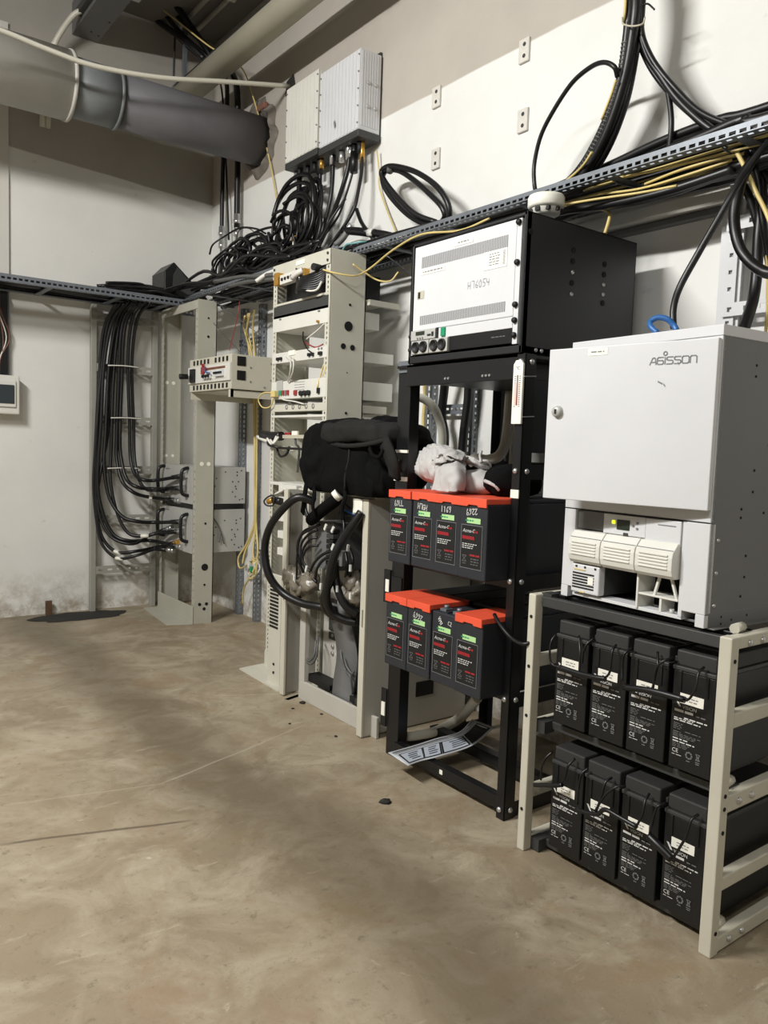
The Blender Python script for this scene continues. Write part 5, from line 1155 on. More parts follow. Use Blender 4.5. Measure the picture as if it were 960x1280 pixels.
for x, z_ in ((1.905,1.735),(1.905,1.702),(1.905,1.638),(2.055,1.718),(2.055,1.686),(2.055,1.598),(1.715,1.755)):
    MB().cyl((x,cy0-.002,z_),(x,cy0+.001,z_),.009,10).build('side_hole', 'hole', t)
for x, z_ in ((1.905,1.67),(1.905,1.605),(2.055,1.655),(2.055,1.625),(1.76,1.422),(1.785,1.422)):
    MB().lathe([(.007,0),(.006,-.003),(.001,-.004)], (x,cy0,z_), 8, 'y').build('side_bolt', 'steel', t)

# smoke detector under the tray
c = [(2, 1.828, 1.949)][0]
t = thing('smoke_detector', 'white round smoke detector hung face down under the tray above the black cabinet', 'smoke detector', (c[0],c[1],1.93))
MB().lathe([(.0005,.005),(.056,.005),(.060,-.002),(.060,-.028),(.056,-.034),(.05,-.036)], (c[0],c[1],1.955), 32).build('detector_base', 'label', t)
MB().lathe([(.05,-.034),(.046,-.052),(.038,-.058),(.0005,-.058)], (c[0],c[1],1.955), 32).build('sensor_head', 'ivory', t)
for j in range(9):
    a = 2*math.pi*j/9+2.6
    MB().box(c[0]+.047*math.cos(a)-.005,c[0]+.047*math.cos(a)+.005,c[1]+.047*math.sin(a)-.009,c[1]+.047*math.sin(a)+.009,1.905,1.917).build('sensor_slot', 'ink', t)
MB().bar((c[0],c[1],1.962),(2.09,c[1],1.99),.03,.008).build('bracket', 'galv', t)
cable('yellow_wire', [(2.15, 1.754, 1.933), (2.15, 1.712, 1.924), (2.14, 1.68, 1.9), (2.13, 1.677, 1.867), (2.12, 1.679, 1.835)], .006, 'yellow', 'thick yellow fibre dropping behind the black cabinet top', 'cable', n=7)

# ------------------------------------------------------------- red-topped batteries
def make_red(label):
    t = thing('front_terminal_battery', label, 'battery', (0,0,0), 'red-topped batteries in the black rack')
    w2 = .0585; Hh = .228
    MB().box(0, .50, -w2, w2, 0, Hh).build('case', 'case2', t, bevel=.004, local=True)
    poly = [(w2,Hh+.015),(-w2,Hh+.015),(-w2,Hh-.010),(-w2+.035,Hh-.010),(-w2+.04,Hh-.005),(w2-.04,Hh-.005),(w2-.035,Hh-.010),(w2,Hh-.010)]
    c_ = MB().prism([(a,b) for a, b in poly], -.006, 0.0, axis='x').box(-.006, .17, -w2, w2, Hh+.012, Hh+.016).box(0,.165,-w2,-w2+.003,Hh+.0,Hh+.013).box(0,.165,w2-.003,w2,Hh+.0,Hh+.013)
    c_.build('terminal_cover', 'orange', t, bevel=.0025, local=True)
    MB().box(.17, .49, -w2+.004, w2-.004, Hh, Hh+.012).build('top_lid', 'case2', t, bevel=.003, local=True)
    yl, yr = .048, -.042; x = -.0012
    MB().quad((x,yl,.032),(x,yr,.032),(x,yr,.162),(x,yl,.162)).build('label_panel', 'ink', t, local=True)
    mb = MB()
    for a, b in (((yl,.032),(yr,.032)),((yr,.032),(yr,.162)),((yr,.162),(yl,.162)),((yl,.162),(yl,.032))):
        strokes(mb, [[(0,0),(1,0)]], (x-.0004,a[0],a[1]), (0,b[0]-a[0],b[1]-a[1]), Vector((1,0,0)).cross(Vector((0,b[0]-a[0],b[1]-a[1]))), 1, .0016)
    mb.build('label_border', 'ink_grey', t, local=True)
    mb = MB(); x2 = x-.0006
    put(mb, text(None, 'Acme-G', .0155, (x2,yl-.006,.140), FR, UP, None, shear=.2))
    for j, L in enumerate((.062,.05,.045)): words(mb, (x2,yl-.006,.104-.006*j), FR, UP, L, .0024)
    mb.build('white_print', 'ink_white', t, local=True)
    mb = MB(); words(mb, (x2,yl-.052,.140), FR, UP, .022, .006)
    for j in range(7): mb.quad((x2,yl-.006-.0075*j,.119),(x2,yl-.0125-.0075*j,.119),(x2,yl-.0105-.0075*j,.129),(x2,yl-.004-.0075*j,.129))
    words(mb, (x2,yl-.040,.070), FR, UP, .042, .005, lo=.02, hi=.03); mb.build('red_print', 'ink_red', t, local=True)
    mb = MB()
    strokes(mb, [[(0,1),(1,1),(.5,.5),(1,0),(0,0),(.5,.5),(0,1)],[(.1,-.35),(.9,-.35)]], (x2,yl-.008,.052), FR, UP, .018, .002)
    for j in range(3): words(mb, (x2,yl-.045,.060-.008*j), FR, UP, .034, .003)
    mb.build('symbol_print', 'ink_dim', t, local=True)
    MB().quad((x,.026,.168),(x,-.032,.168),(x,-.032,.184),(x,.026,.184)).build('green_sticker', 'green_label', t, local=True)
    mb = MB(); words(mb, (x2,.032,.174), FR, UP, .036, .004); mb.build('sticker_print', 'green', t, local=True)
    return t
b0 = make_red('red-topped battery in the upper row of the black rack, leftmost, marked 7769')
LB = ['red-topped battery second from the left in the upper row, under the grey cloth', 'red-topped battery in the upper row of the black rack, third from the left',
      'red-topped battery in the upper row of the black rack, rightmost by the post']
LL = ['red-topped battery in the lower row of the black rack, leftmost, without chalk writing', 'red-topped battery in the lower row of the black rack, second, with writing 6992',
      'battery without a red cover in the lower row of the black rack, terminals bare', 'red-topped battery in the lower row of the black rack, rightmost with a black lead']
yy = [2.062-.1195*k for k in range(4)]
b0.location = (1.62, yy[0], .737)
row = [b0]+[dup(b0, (1.62+[0,.004,.0,-.004][k], yy[k], .737), LB[k-1]) for k in (1,2,3)]
low = [dup(b0, (1.62+[0,.0,.004,-.002][k], yy[k], .382), LL[k], skip=('terminal_cover',) if k == 2 else ()) for k in range(4)]
for o, s, fl, ang in ((row[0],'7769',1,.05),(row[1],'H7GH',0,-.1),(row[2],'I169',0,0),(row[3],'2269',1,.08),(low[1],'2669',1,-.2),(low[2],'VM1',0,-.9)):
    mb = MB(); hand(mb, s, (-.0016,.030 if o is not low[2] else .03,(.191) if o is not low[2] else .206), (.018) if o is not low[2] else .014, .0024, fl, ang, .66)
    if o is low[2]: hand(mb, 'C2', (-.0016,-.018,.196), .013, .002, 0, -.2)
    mb.build('chalk_writing', 'ink_white', o, local=True)
o = low[2]
for y in (-.03, .03):
    MB().box(.02,.05,y-.014,y+.014,.222,.236).cyl((.035,y,.236),(.035,y,.246),.008,10).build('terminal', 'galv', o, local=True)
MB().box(.004,.09,-.008,.008,.222,.232).build('terminal_divider', 'case2', o, local=True)
cable('battery_lead', [(1.66, 1.642, 0.638), (1.64, 1.594, 0.616), (1.63, 1.538, 0.592), (1.62, 1.482, 0.589), (1.64, 1.463, 0.602)], .006, 'cable', 'black lead hanging from the rightmost lower red-topped battery towards the cream rack', 'cable')

# cloth and pouch on the batteries
zt = .737+.228+.017
t = thing('grey_cloth', 'crumpled grey cotton garment heaped on the upper red-topped batteries', 'clothing', (1.74,1.87,zt))
def sheet(rows, m, name, par, nz=.012, fr=22, th=.004, sd=0):
    R = [spline(r, 12) for r in rows]; cols = list(zip(*R)); G = [spline(c, 12) for c in cols]
    vs = []; fs = []; nr = len(G[0]); nc = len(G)
    for c in G:
        for p in c: vs.append(p+Vector(noise.noise_vector((p+Vector((sd,0,0)))*fr))*nz)
    for i in range(nc-1):
        for j in range(nr-1): fs.append((i*nr+j, i*nr+j+1, (i+1)*nr+j+1, (i+1)*nr+j))
    return MB().add(vs, fs, True).build(name, m, par, solid=th)
def crease(mb, amp, fr, sd):
    for q in mb.data.vertices:
        p = q.co; v = Vector((p.x*fr+sd, p.y*fr*1.4, p.z*fr*.8))
        q.co = p+Vector((-1,.2,.5)).normalized()*amp*((1-2.6*abs(noise.noise(v)))*.8+(.5-1.6*abs(noise.noise(v*2.2)))*.55)+Vector(noise.noise_vector(v*1.3))*amp*.4
def fold(rows, name, sd, amp=.012, fr=17):
    o = sheet(rows, 'cloth', name, t, .0, 20, .004, sd); crease(o, amp, fr, sd); return o
fold([[(1.76, 2.035, 1.077), (1.72, 1.945, 1.082), (1.71, 1.887, 1.084), (1.77, 1.911, 1.084)], [(1.7, 1.972, 1.057), (1.67, 1.894, 1.058), (1.67, 1.845, 1.06), (1.72, 1.855, 1.06)], [(1.67, 1.947, 1.027), (1.655, 1.883, 1.025), (1.65, 1.821, 1.028), (1.69, 1.824, 1.028)], [(1.655, 1.944, 0.988), (1.645, 1.873, 0.988), (1.64, 1.811, 0.992), (1.68, 1.815, 0.994)]], 'front_panel', 1, .008, 15)
fold([[(1.82, 2.229, 1.077), (1.78, 2.142, 1.113), (1.75, 2.055, 1.125), (1.76, 2.008, 1.11)], [(1.78, 2.192, 1.049), (1.72, 2.08, 1.064), (1.69, 1.99, 1.072), (1.7, 1.949, 1.069)], [(1.77, 2.16, 1.028), (1.72, 2.056, 1.027), (1.7, 1.986, 1.022), (1.7, 1.954, 1.019)], [(1.8, 2.142, 1.006), (1.78, 2.092, 1.003), (1.76, 2.043, 1), (1.74, 1.995, 1.001)]], 'left_panel', 3, .012, 16)
fold([[(1.84, 2.199, 1.096), (1.84, 2.148, 1.134), (1.86, 2.098, 1.127), (1.86, 2.013, 1.107)], [(1.78, 2.118, 1.08), (1.76, 2.046, 1.123), (1.77, 1.987, 1.114), (1.8, 1.936, 1.103)], [(1.73, 2.037, 1.066), (1.71, 1.966, 1.102), (1.72, 1.915, 1.099), (1.77, 1.903, 1.092)], [(1.7, 1.976, 1.047), (1.69, 1.918, 1.078), (1.71, 1.887, 1.082), (1.77, 1.906, 1.079)]], 'top_fold', 7, .022, 19)
fold([[(1.74, 2.068, 1.108), (1.72, 1.996, 1.131), (1.72, 1.932, 1.124), (1.76, 1.901, 1.1)], [(1.715, 2.029, 1.095), (1.695, 1.958, 1.118), (1.7, 1.905, 1.112), (1.73, 1.872, 1.093)], [(1.7, 1.998, 1.08), (1.685, 1.934, 1.1), (1.69, 1.885, 1.097), (1.72, 1.868, 1.085)]], 'upper_roll', 11, .010, 24)
fold([[(1.79, 1.937, 1.102), (1.79, 1.898, 1.098), (1.8, 1.87, 1.084), (1.83, 1.867, 1.071)], [(1.78, 1.922, 1.089), (1.775, 1.882, 1.085), (1.79, 1.859, 1.073), (1.82, 1.86, 1.063)], [(1.79, 1.932, 1.076), (1.79, 1.897, 1.072), (1.8, 1.876, 1.062), (1.83, 1.877, 1.055)]], 'sleeve_tail', 15, .008, 24)
for q in ([(1.79, 1.883, 1.088), (1.79, 1.864, 1.084), (1.81, 1.89, 1.104), (1.83, 1.904, 1.12)], [(1.8, 1.878, 1.086), (1.81, 1.859, 1.089), (1.83, 1.86, 1.077), (1.85, 1.883, 1.065)]):
    MB().tube(q, .0045, 6, 5).build('drawstring', 'cloth', t)
blob((1.82,1.885,zt+.035), .09, .10, .04, 2.4, 36, 16, .012, 14, 5, zt).build('inner_fold', 'cloth', t)
t = thing('black_pouch', 'black pouch lying beside the grey cloth on the red-topped batteries', 'pouch', (1.80,1.76,zt))
blob((1.82,1.745,zt+.045), .09, .065, .05, 2.6, 36, 16, .012, 14, 9, zt).build('pouch_body', 'fabric', t)
MB().tube([(1.73, 1.78, 1.028), (1.725, 1.749, 1.022), (1.73, 1.73, 1.014), (1.74, 1.725, 1.002)], .006, 8, 4).build('grey_strap', 'cloth', t)

# hoses and cables behind the black rack
HS = [([(2, 2.505, 1.329), (2.05, 2.49, 1.325), (2.1, 2.482, 1.296), (2.15, 2.496, 1.243), (2.18, 2.507, 1.178), (2.2, 2.53, 1.094), (2.22, 2.562, 0.991)], .018, 'pvc', 'pale hose arching down behind the left post of the black rack'),
      ([(2.12, 2.068, 1.341), (2.1, 2.053, 1.223), (2.1, 2.064, 1.146), (2.1, 2.094, 1.104), (2.1, 2.157, 1.088), (2.08, 2.188, 1.092), (2.05, 2.199, 1.076)], .020, 'pvc', 'pale hose curving left behind the grey cloth'),
      ([(2.2, 2.104, 1.347), (2.2, 2.111, 1.197), (2.2, 2.116, 1.091), (2.2, 2.117, 0.977)], .016, 'pvc', 'pale hose running straight down by the right post of the black rack'),
      ([(2.25, 2.579, 1.47), (2.27, 2.611, 1.37), (2.28, 2.632, 1.268), (2.28, 2.606, 1.181), (2.28, 2.607, 1.024)], .020, 'cable', 'thick black cable dropping behind the black rack, left one'),
      ([(2.27, 2.459, 1.448), (2.28, 2.467, 1.333), (2.28, 2.484, 1.199), (2.28, 2.49, 1.063), (2.28, 2.479, 0.961)], .020, 'cable', 'thick black cable dropping behind the black rack, middle one'),
      ([(2.28, 2.301, 1.456), (2.28, 2.272, 1.359), (2.29, 2.263, 1.264), (2.3, 2.263, 1.184), (2.3, 2.238, 1.008)], .018, 'cable', 'thickest black cable dropping behind the black rack, right one'),
      ([(2.26, 2.739, 1.445), (2.28, 2.752, 1.34), (2.28, 2.757, 1.233), (2.28, 2.733, 1.126)], .008, 'yellow', 'yellow cable dropping behind the left post of the black rack'),
      ([(2, 2.565, 0.617), (1.95, 2.543, 0.616), (1.92, 2.523, 0.595), (1.9, 2.484, 0.56), (1.95, 2.506, 0.536)], .012, 'wire_white', 'short white hose bend left of the lower red-topped batteries'),
      ([(2.1, 2.547, 0.749), (2.1, 2.559, 0.856), (2.1, 2.562, 0.99)], .012, 'pvc', 'pale hose standing behind the leftmost upper red-topped battery')]
for q, r, m, lab in HS: cable('rear_hose' if m in ('pvc','wire_white') else 'rear_cable', q, r, m, lab, 'hose' if m in ('pvc','wire_white') else 'cable', n=10)
cable('floor_hose', [(1.792, 2.219, 0.05), (1.846, 2.205, 0.05), (1.943, 2.203, 0.05), (2.025, 2.213, 0.06), (2.047, 2.197, 0.08), (2.025, 2.139, 0.12), (1.925, 1.968, 0.25)], .019, 'pvc', 'pale hose lying under the black rack behind the printed sheet', 'hose', n=10)
cable('floor_cable', [(1.793, 2.204, 0.03), (1.88, 2.198, 0.03), (2.02, 2.22, 0.03), (2.121, 2.24, 0.05)], .012, 'cable', 'black cable lying beside the pale hose under the black rack', 'cable', n=8)

# laminated sheet on the base bars
PA = [(1.624, 2.086, 0.072), (1.757, 2.096, 0.07), (1.852, 2.098, 0.074), (1.954, 2.086, 0.082), (1.974, 2.042, 0.14)]
PB = [(1.614, 1.963, 0.072), (1.682, 1.974, 0.07), (1.747, 1.963, 0.074), (1.902, 1.961, 0.082), (1.986, 1.938, 0.14)]
PA = spline(PA, 6); PB = spline(PB, 6); n = len(PA)
t = thing('printed_sheet', 'curled laminated sheet with printed boxes on the bottom bars of the black rack', 'sheet', PA[0])
vs = []; fs = []
for a, b in zip(PA, PB): vs += [a, b]
for i in range(n-1): fs.append((2*i, 2*i+1, 2*i+3, 2*i+2))
MB().add(vs, fs, True).build('sheet', 'paper', t, solid=.0015)
def onp(s, r):
    f = s*(n-1); i = min(int(f), n-2); f -= i
    a = PA[i].lerp(PA[i+1], f); b = PB[i].lerp(PB[i+1], f); return a.lerp(b, r)+Vector((0,0,.0022))
def pq(mb, s0, s1, r0, r1, dz=0, k=4):
    for i in range(k):
        a, b = s0+(s1-s0)*i/k, s0+(s1-s0)*(i+1)/k; d = Vector((0,0,dz))
        mb.quad(onp(a, r0)+d, onp(a, r1)+d, onp(b, r1)+d, onp(b, r0)+d)
mk = MB(); mc = MB(); mt = MB()
for s0, s1 in ((.05,.30),(.315,.53),(.545,.74)):
    pq(mk, s0-.006, s1+.006, .30, .93); pq(mc, s0+.008, s1-.008, .34, .90, .0008)
    for j in range(4): 
        x = s0+.06+random.uniform(0,.02); pq(mt, x, x+random.uniform(.09,.13), .42+.11*j, .46+.11*j, .0014, 2)
pq(mk, .02, .98, .10, .13); pq(mk, .02, .98, .19, .205)
pq(mk, .76, .97, .30, .93)
mk.build('print_border', 'ink', t); mc.build('print_box', 'paper_cell', t); mt.build('print_lines', 'ink', t)

# ------------------------------------------------------------- cream battery rack
t = thing('battery_rack', 'low cream steel rack holding two rows of white-printed black batteries', 'rack', (1.95,1.18,0))
HR = .733; ry0, ry1 = .885, 1.478; rx0, rx1 = 1.625, 2.25
for x0, x1 in ((rx0, rx0+.032), (rx1-.032, rx1)):
    MB().box(x0, x1, ry0, ry0+.030, 0, HR).build('post', 'cream', t, bevel=.003)
    MB().box(x0, x1, ry1-.026, ry1, 0, HR).build('post', 'cream', t, bevel=.003)
for y0, y1 in ((ry0, ry0+.026), (ry1-.024, ry1)):
    for za, zb in ((.005,.040),(.150,.182),(.332,.372),(.526,.560),(.705,HR)):
        MB().box(rx0+.030, rx1-.03, y0, y1, za, zb).build('side_bar', 'cream', t, bevel=.003)
for z_ in (.12,.39,.53,.67) : 
    MB().cyl((rx0-.0015,ry1-.013,z_),(rx0+.002,ry1-.013,z_),.005,8).build('post_hole', 'hole', t)
for z_ in (.68,.345,.375,.055,.29): MB().cyl((rx0+.016,ry0-.0015,z_),(rx0+.016,ry0+.002,z_),.005,8).build('post_hole', 'hole', t)
for z_ in (.715,.352,.024):
    for x in (1.70,1.755): MB().lathe([(.008,0),(.008,-.003),(.004,-.006),(.0005,-.0065)], (x,ry0,z_), 10, 'y').build('bolt', 'steel', t)
for za in (.012, .352, .712):
    for x in (rx0+.06, rx1-.12): 
        MB().box(x, x+.055, ry0+.02, ry1-.02, za, za+.022).build('shelf_beam', 'black' if za > .7 else 'dark_grey', t, bevel=.002)
    MB().box(rx0+.03, rx0+.07, ry1-.055, ry1-.02, za-.01, za+.024).build('corner_clip', 'dark_grey', t)
    MB().tube([(rx0+.06,ry0+.03,za+.03),(rx0+.10,ry0+.035,za+.03)], .012, 8, 1).build('clamp', 'cream', t)
MB().box(rx0+.02, rx0+.04, ry0+.03, ry1-.03, .700, .728).build('front_rail', 'dark_grey', t, bevel=.002)

# ------------------------------------------------------------- batteries with white print
def make_bat(label):
    t = thing('tall_battery', label, 'battery', (0,0,0), 'white-printed batteries in the cream rack')
    w2 = .0535; Hc = .236
    MB().box(0, .39, -w2, w2, 0, Hc).build('case', 'case', t, bevel=.003, local=True)
    MB().box(-.003, .392, -w2-.001, w2+.001, Hc, Hc+.010).build('lid_rim', 'dark_grey', t, bevel=.002, local=True)
    MB().box(.004, .385, -w2+.003, w2-.003, Hc+.010, Hc+.047).build('lid', 'lid', t, bevel=.004, local=True)
    for s in (-1, 1): MB().box(-.003, .004, s*.034-.004, s*.034+.004, Hc-.05, Hc).build('side_rib', 'case', t, bevel=.0015, local=True)
    MB().box(.02,.06,-w2-.008,-w2,Hc+.012,Hc+.026).build('side_latch', 'lid', t, bevel=.003, local=True)
    x = -.0012; yl = .044
    MB().quad((x,yl-.012,.160),(x,yl-.072,.160),(x,yl-.072,.184),(x,yl-.012,.184)).build('sticker', 'label', t, local=True)
    mb = MB(); x2 = x-.0006
    for j in range(2): words(mb, (x2,yl-.026,.174-.007*j), FR, UP, .032, .0022)
    mb.build('sticker_print', 'ink_grey', t, local=True)
    mb = MB()
    mb.quad((x2,yl,.167),(x2,yl-.006,.167),(x2,yl-.017,.151),(x2,yl-.011,.151))
    put(mb, text(None, 'VISION', .0115, (x2,yl-.020,.148), FR, UP, None))
    words(mb, (x2,yl,.138), FR, UP, .048, .006, lo=.018, hi=.026)
    words(mb, (x2,yl-.026,.125), FR, UP, .058, .0030); words(mb, (x2,yl,.1215), FR, UP, .05, .0022); words(mb, (x2,yl,.117), FR, UP, .068, .0026)
    words(mb, (x2,yl,.072), FR, UP, .038, .0028); words(mb, (x2,yl,.0655), FR, UP, .056, .0028)
    put(mb, text(None, 'CE', .0135, (x2,yl,.040), FR, UP, None)); words(mb, (x2,yl,.034), FR, UP, .026, .0014)
    mb.build('white_print', 'ink_white', t, local=True)
    mb = MB()
    words(mb, (x2,yl-.055,.137), FR, UP, .024, .003)
    for j, L in enumerate((.024,.020,.022,.02)): words(mb, (x2,yl,.109-.0042*j), FR, UP, L, .0014)
    words(mb, (x2,yl-.03,.094), FR, UP, .04, .0015)
    words(mb, (x2,yl,.089), FR, UP, .02, .0016)
    for j, L in enumerate((.07,.06,.056)): words(mb, (x2,yl,.085-.0034*j), FR, UP, L, .0014)
    for j, L in enumerate((.044,.04,.036)): words(mb, (x2,yl,.061-.0038*j), FR, UP, L, .0014)
    c = (x2,yl-.044,.042)
    for a in range(8):
        aa = a*math.pi/4; mb.quad(*[(x2,c[1]+rr*math.cos(aa+d),c[2]+rr*math.sin(aa+d)) for rr, d in ((.0055,-.3),(.0095,-.3),(.0095,.3),(.0055,.3))])
    strokes(mb, [[(.2,1),(.8,.2)],[(.8,1),(.2,.2)],[(.2,1),(.8,1)],[(.25,.2),(.75,.2)],[(.2,-.1),(.8,-.1)],[(.3,1),(.4,.2)],[(.7,1),(.6,.2)]], (x2,yl-.058,.034), FR, UP, .017, .0018)
    words(mb, (x2,yl-.038,.027), FR, UP, .009, .0022); words(mb, (x2,yl-.062,.027), FR, UP, .009, .0022)
    mb.build('dim_print', mat('light_grey_ink', (112,112,110), .6, 0, .05, 60), t, local=True)
    return t
v0 = make_bat('white-printed black battery leftmost in the upper row of the cream rack')
ys = [1.342, 1.222, 1.106, .986]
v0.location = (1.655, ys[0], .389)
LV = ['white-printed black battery in the upper row of the cream rack, second from the left', 'white-printed black battery in the upper row of the cream rack, third from the left', 'white-printed black battery in the upper row of the cream rack, rightmost by the right post']
LW = ['white-printed black battery in the lower row of the cream rack, leftmost', 'white-printed black battery in the lower row of the cream rack, second from the left', 'white-printed black battery in the lower row of the cream rack, third from the left', 'white-printed black battery in the lower row of the cream rack, rightmost by the right post']
for k in (1,2,3): dup(v0, (1.655, ys[k], .389), LV[k-1])
for k in range(4): dup(v0, (1.655, [1.335,1.222,1.106,.984][k], .040), LW[k])
JP = [[(1.65, 1.396, 0.631), (1.635, 1.398, 0.613), (1.63, 1.397, 0.578), (1.63, 1.387, 0.554), (1.63, 1.359, 0.552)], [(1.65, 1.318, 0.644), (1.63, 1.296, 0.608), (1.625, 1.291, 0.553)],
      [(1.65, 1.271, 0.647), (1.635, 1.279, 0.633), (1.63, 1.286, 0.611)], [(1.65, 1.201, 0.646), (1.63, 1.197, 0.631), (1.625, 1.197, 0.581), (1.625, 1.213, 0.56)],
      [(1.65, 1.154, 0.648), (1.63, 1.16, 0.636), (1.63, 1.165, 0.608), (1.625, 1.158, 0.57)], [(1.65, 1.082, 0.655), (1.63, 1.067, 0.632), (1.625, 1.07, 0.594), (1.62, 1.069, 0.569)],
      [(1.65, 1.037, 0.652), (1.625, 1.048, 0.645), (1.62, 1.064, 0.623), (1.62, 1.068, 0.585), (1.62, 1.071, 0.571)], [(1.65, 0.961, 0.648), (1.63, 0.962, 0.636), (1.62, 0.96, 0.605), (1.62, 0.973, 0.577), (1.62, 0.985, 0.57)],
      [(1.65, 1.388, 0.305), (1.635, 1.397, 0.287), (1.63, 1.405, 0.258), (1.63, 1.405, 0.224)], [(1.65, 1.309, 0.314), (1.63, 1.315, 0.295), (1.63, 1.323, 0.261), (1.63, 1.333, 0.24)],
      [(1.65, 1.265, 0.303), (1.635, 1.273, 0.287), (1.63, 1.277, 0.25), (1.63, 1.277, 0.206)], [(1.65, 1.19, 0.305), (1.63, 1.194, 0.296), (1.62, 1.196, 0.262), (1.62, 1.21, 0.214)],
      [(1.65, 1.148, 0.299), (1.63, 1.162, 0.295), (1.62, 1.186, 0.267), (1.62, 1.213, 0.215)], [(1.65, 1.08, 0.305), (1.63, 1.078, 0.291), (1.62, 1.076, 0.262), (1.62, 1.091, 0.224)],
      [(1.65, 1.035, 0.3), (1.63, 1.043, 0.292), (1.63, 1.052, 0.265), (1.62, 1.053, 0.224)], [(1.65, 0.95, 0.305), (1.63, 0.955, 0.295), (1.62, 0.959, 0.258), (1.62, 0.976, 0.218), (1.62, 0.991, 0.188)]]
for k, q in enumerate(JP):
    cable('terminal_lead', q, .0032, 'cable', '%s black lead on the %s row of white-printed batteries, %s battery' % (['left','right'][k % 2], ['upper','lower'][k//8], ['leftmost','second','third','rightmost'][(k % 8)//2]), 'cable', 'black leads on the white-printed batteries', n=6, sub=5)
JB = [([(1.625, 1.355, 0.554), (1.622, 1.289, 0.554), (1.62, 1.234, 0.558), (1.622, 1.206, 0.561)], .007, 'insulated link bar across the two left upper white-printed batteries'),
      ([(1.622, 1.151, 0.555), (1.617, 1.069, 0.568), (1.62, 0.985, 0.57)], .008, 'insulated link bar across the two right upper white-printed batteries'),
      ([(1.63, 1.427, 0.202), (1.625, 1.361, 0.226), (1.625, 1.326, 0.241)], .006, 'short link bar at the left of the leftmost lower white-printed battery'),
      ([(1.625, 1.277, 0.192), (1.62, 1.21, 0.208), (1.618, 1.182, 0.232), (1.618, 1.137, 0.23), (1.62, 1.089, 0.225)], .006, 'link bar sagging across the second and third lower white-printed batteries'),
      ([(1.62, 1.055, 0.217), (1.617, 1.024, 0.206), (1.62, 0.991, 0.188)], .010, 'short thick link bar before the rightmost lower white-printed battery')]
for q, r, lab in JB: cable('link_bar', q, r, 'cable', lab, 'cable', 'link bars on the white-printed batteries', n=8)

# ------------------------------------------------------------- white power cabinet
A0 = (1.642, .963, .737); RZ = -math.radians(4)
t = thing('power_cabinet', 'white power cabinet with its door ajar standing on the cream battery rack', 'cabinet', A0, None, RZ)
Wc, Hc, Dc = .443, .677, .58
def lb(name, m, *bx, bevel=.0015, par=None):
    mb = MB()
    for b in bx: mb.box(*b)
    return mb.build(name, m, par or t, bevel=bevel, local=True)
zs = .240
lb('side_panel', 'cab_side', (0,Dc,0,.004,.028,Hc-.0))
lb('side_panel', 'cab_side', (0,Dc,Wc-.004,Wc,.028,Hc))
lb('top_panel', 'white', (-.004,Dc,-.002,Wc+.002,Hc-.022,Hc+.002))
lb('back_panel', 'cab_side', (Dc-.004,Dc,0,Wc,.028,Hc))
lb('body_front', 'white', (-.002,.012,.0,Wc,zs,Hc-.022))
lb('seam', 'ink', (-.0028,-.001,.002,Wc-.002,zs-.0015,zs+.0008), bevel=0)
lb('front_column', 'white', (-.002,.02,.0,.062,.03,zs-.0015), bevel=.002)
lb('front_column', 'white', (-.002,.02,Wc-.040,Wc,.03,zs-.0015), bevel=.002)
lb('inner_frame', 'white', (.0,.05,.062,.072,.012,zs-.002), (.0,.05,.062,Wc-.04,.008,.016), bevel=.001)
lb('foot', 'white', (-.002,.03,.0,.024,0,.03)); lb('foot', 'white', (-.002,.03,Wc-.024,Wc,0,.03))
lb('base_flange', 'cab_side', (.012,Dc,-.001,.004,0,.034), (.012,Dc,-.018,.004,-.002,.001))
lb('base_flange', 'cab_side', (.012,Dc,Wc-.004,Wc,0,.034))
lb('floor_pan', 'cab_side', (.02,Dc-.02,.02,Wc-.02,.004,.010))
lb('bay_back', 'dark_grey', (.22,.226,.01,Wc-.01,.01,zs)); lb('bay_roof', 'dark_grey', (.02,.22,.01,Wc-.01,.098,.104))  # bay lining coloured dark grey to carry the shade of the recess
lb('bay_side', 'dark_grey', (.02,.22,Wc-.046,Wc-.04,.01,.10)); lb('bay_side', 'dark_grey', (.02,.22,.066,.072,.01,.10))
# display strip
lb('strip_blank', 'cab_side', (.006,.02,Wc-.136,Wc-.042,.188,zs-.004))
g = lb('controller', 'white', (-.003,.02,.175,Wc-.137,.186,zs-.004))
lb('lcd', 'screen', (-.005,-.0025,.222,.262,.199,.224), par=g); lb('indicator', 'led', (-.005,-.0025,.268,.278,.212,.221), par=g)
for a, b in ((.196,.218),(.208,.210),(.196,.204)): lb('button', 'ink_grey', (-.005,-.0025,a,a+.006,b,b+.005), par=g, bevel=0)
lb('latch', 'dark_grey', (-.006,-.002,.226,.240,.184,.193), par=g)
lb('strip_cover', 'white', (-.004,.02,.074,.174,.176,zs-.004)); lb('strip_print', 'ink_grey', (-.0047,-.0038,.088,.138,.222,.2245), bevel=0)
# three bulging rectifier covers
yt = Wc-.042; wm = (yt-.074)/3
for k in range(3):
    y1 = yt-wm*k-.0012; y0 = y1-wm+.0024
    prof = [(.02,.100),(-.016,.100),(-.024,.108),(-.028,.122),(-.028,.150),(-.025,.164),(-.021,.168),(-.008,.184),(.02,.186)]
    g = MB().prism(prof, y0, y1).build('rectifier_cover', 'ivory', t, bevel=.002, local=True)
    for j in range(5): lb('louvre', 'ivory', (-.0305,-.026,y0+.012,y1-.012,.122+.0078*j,.1262+.0078*j), par=g, bevel=.001)
    lb('cover_seam', 'ink_grey', (-.0228,-.018,y0+.002,y1-.002,.1665,.1683), par=g, bevel=0)
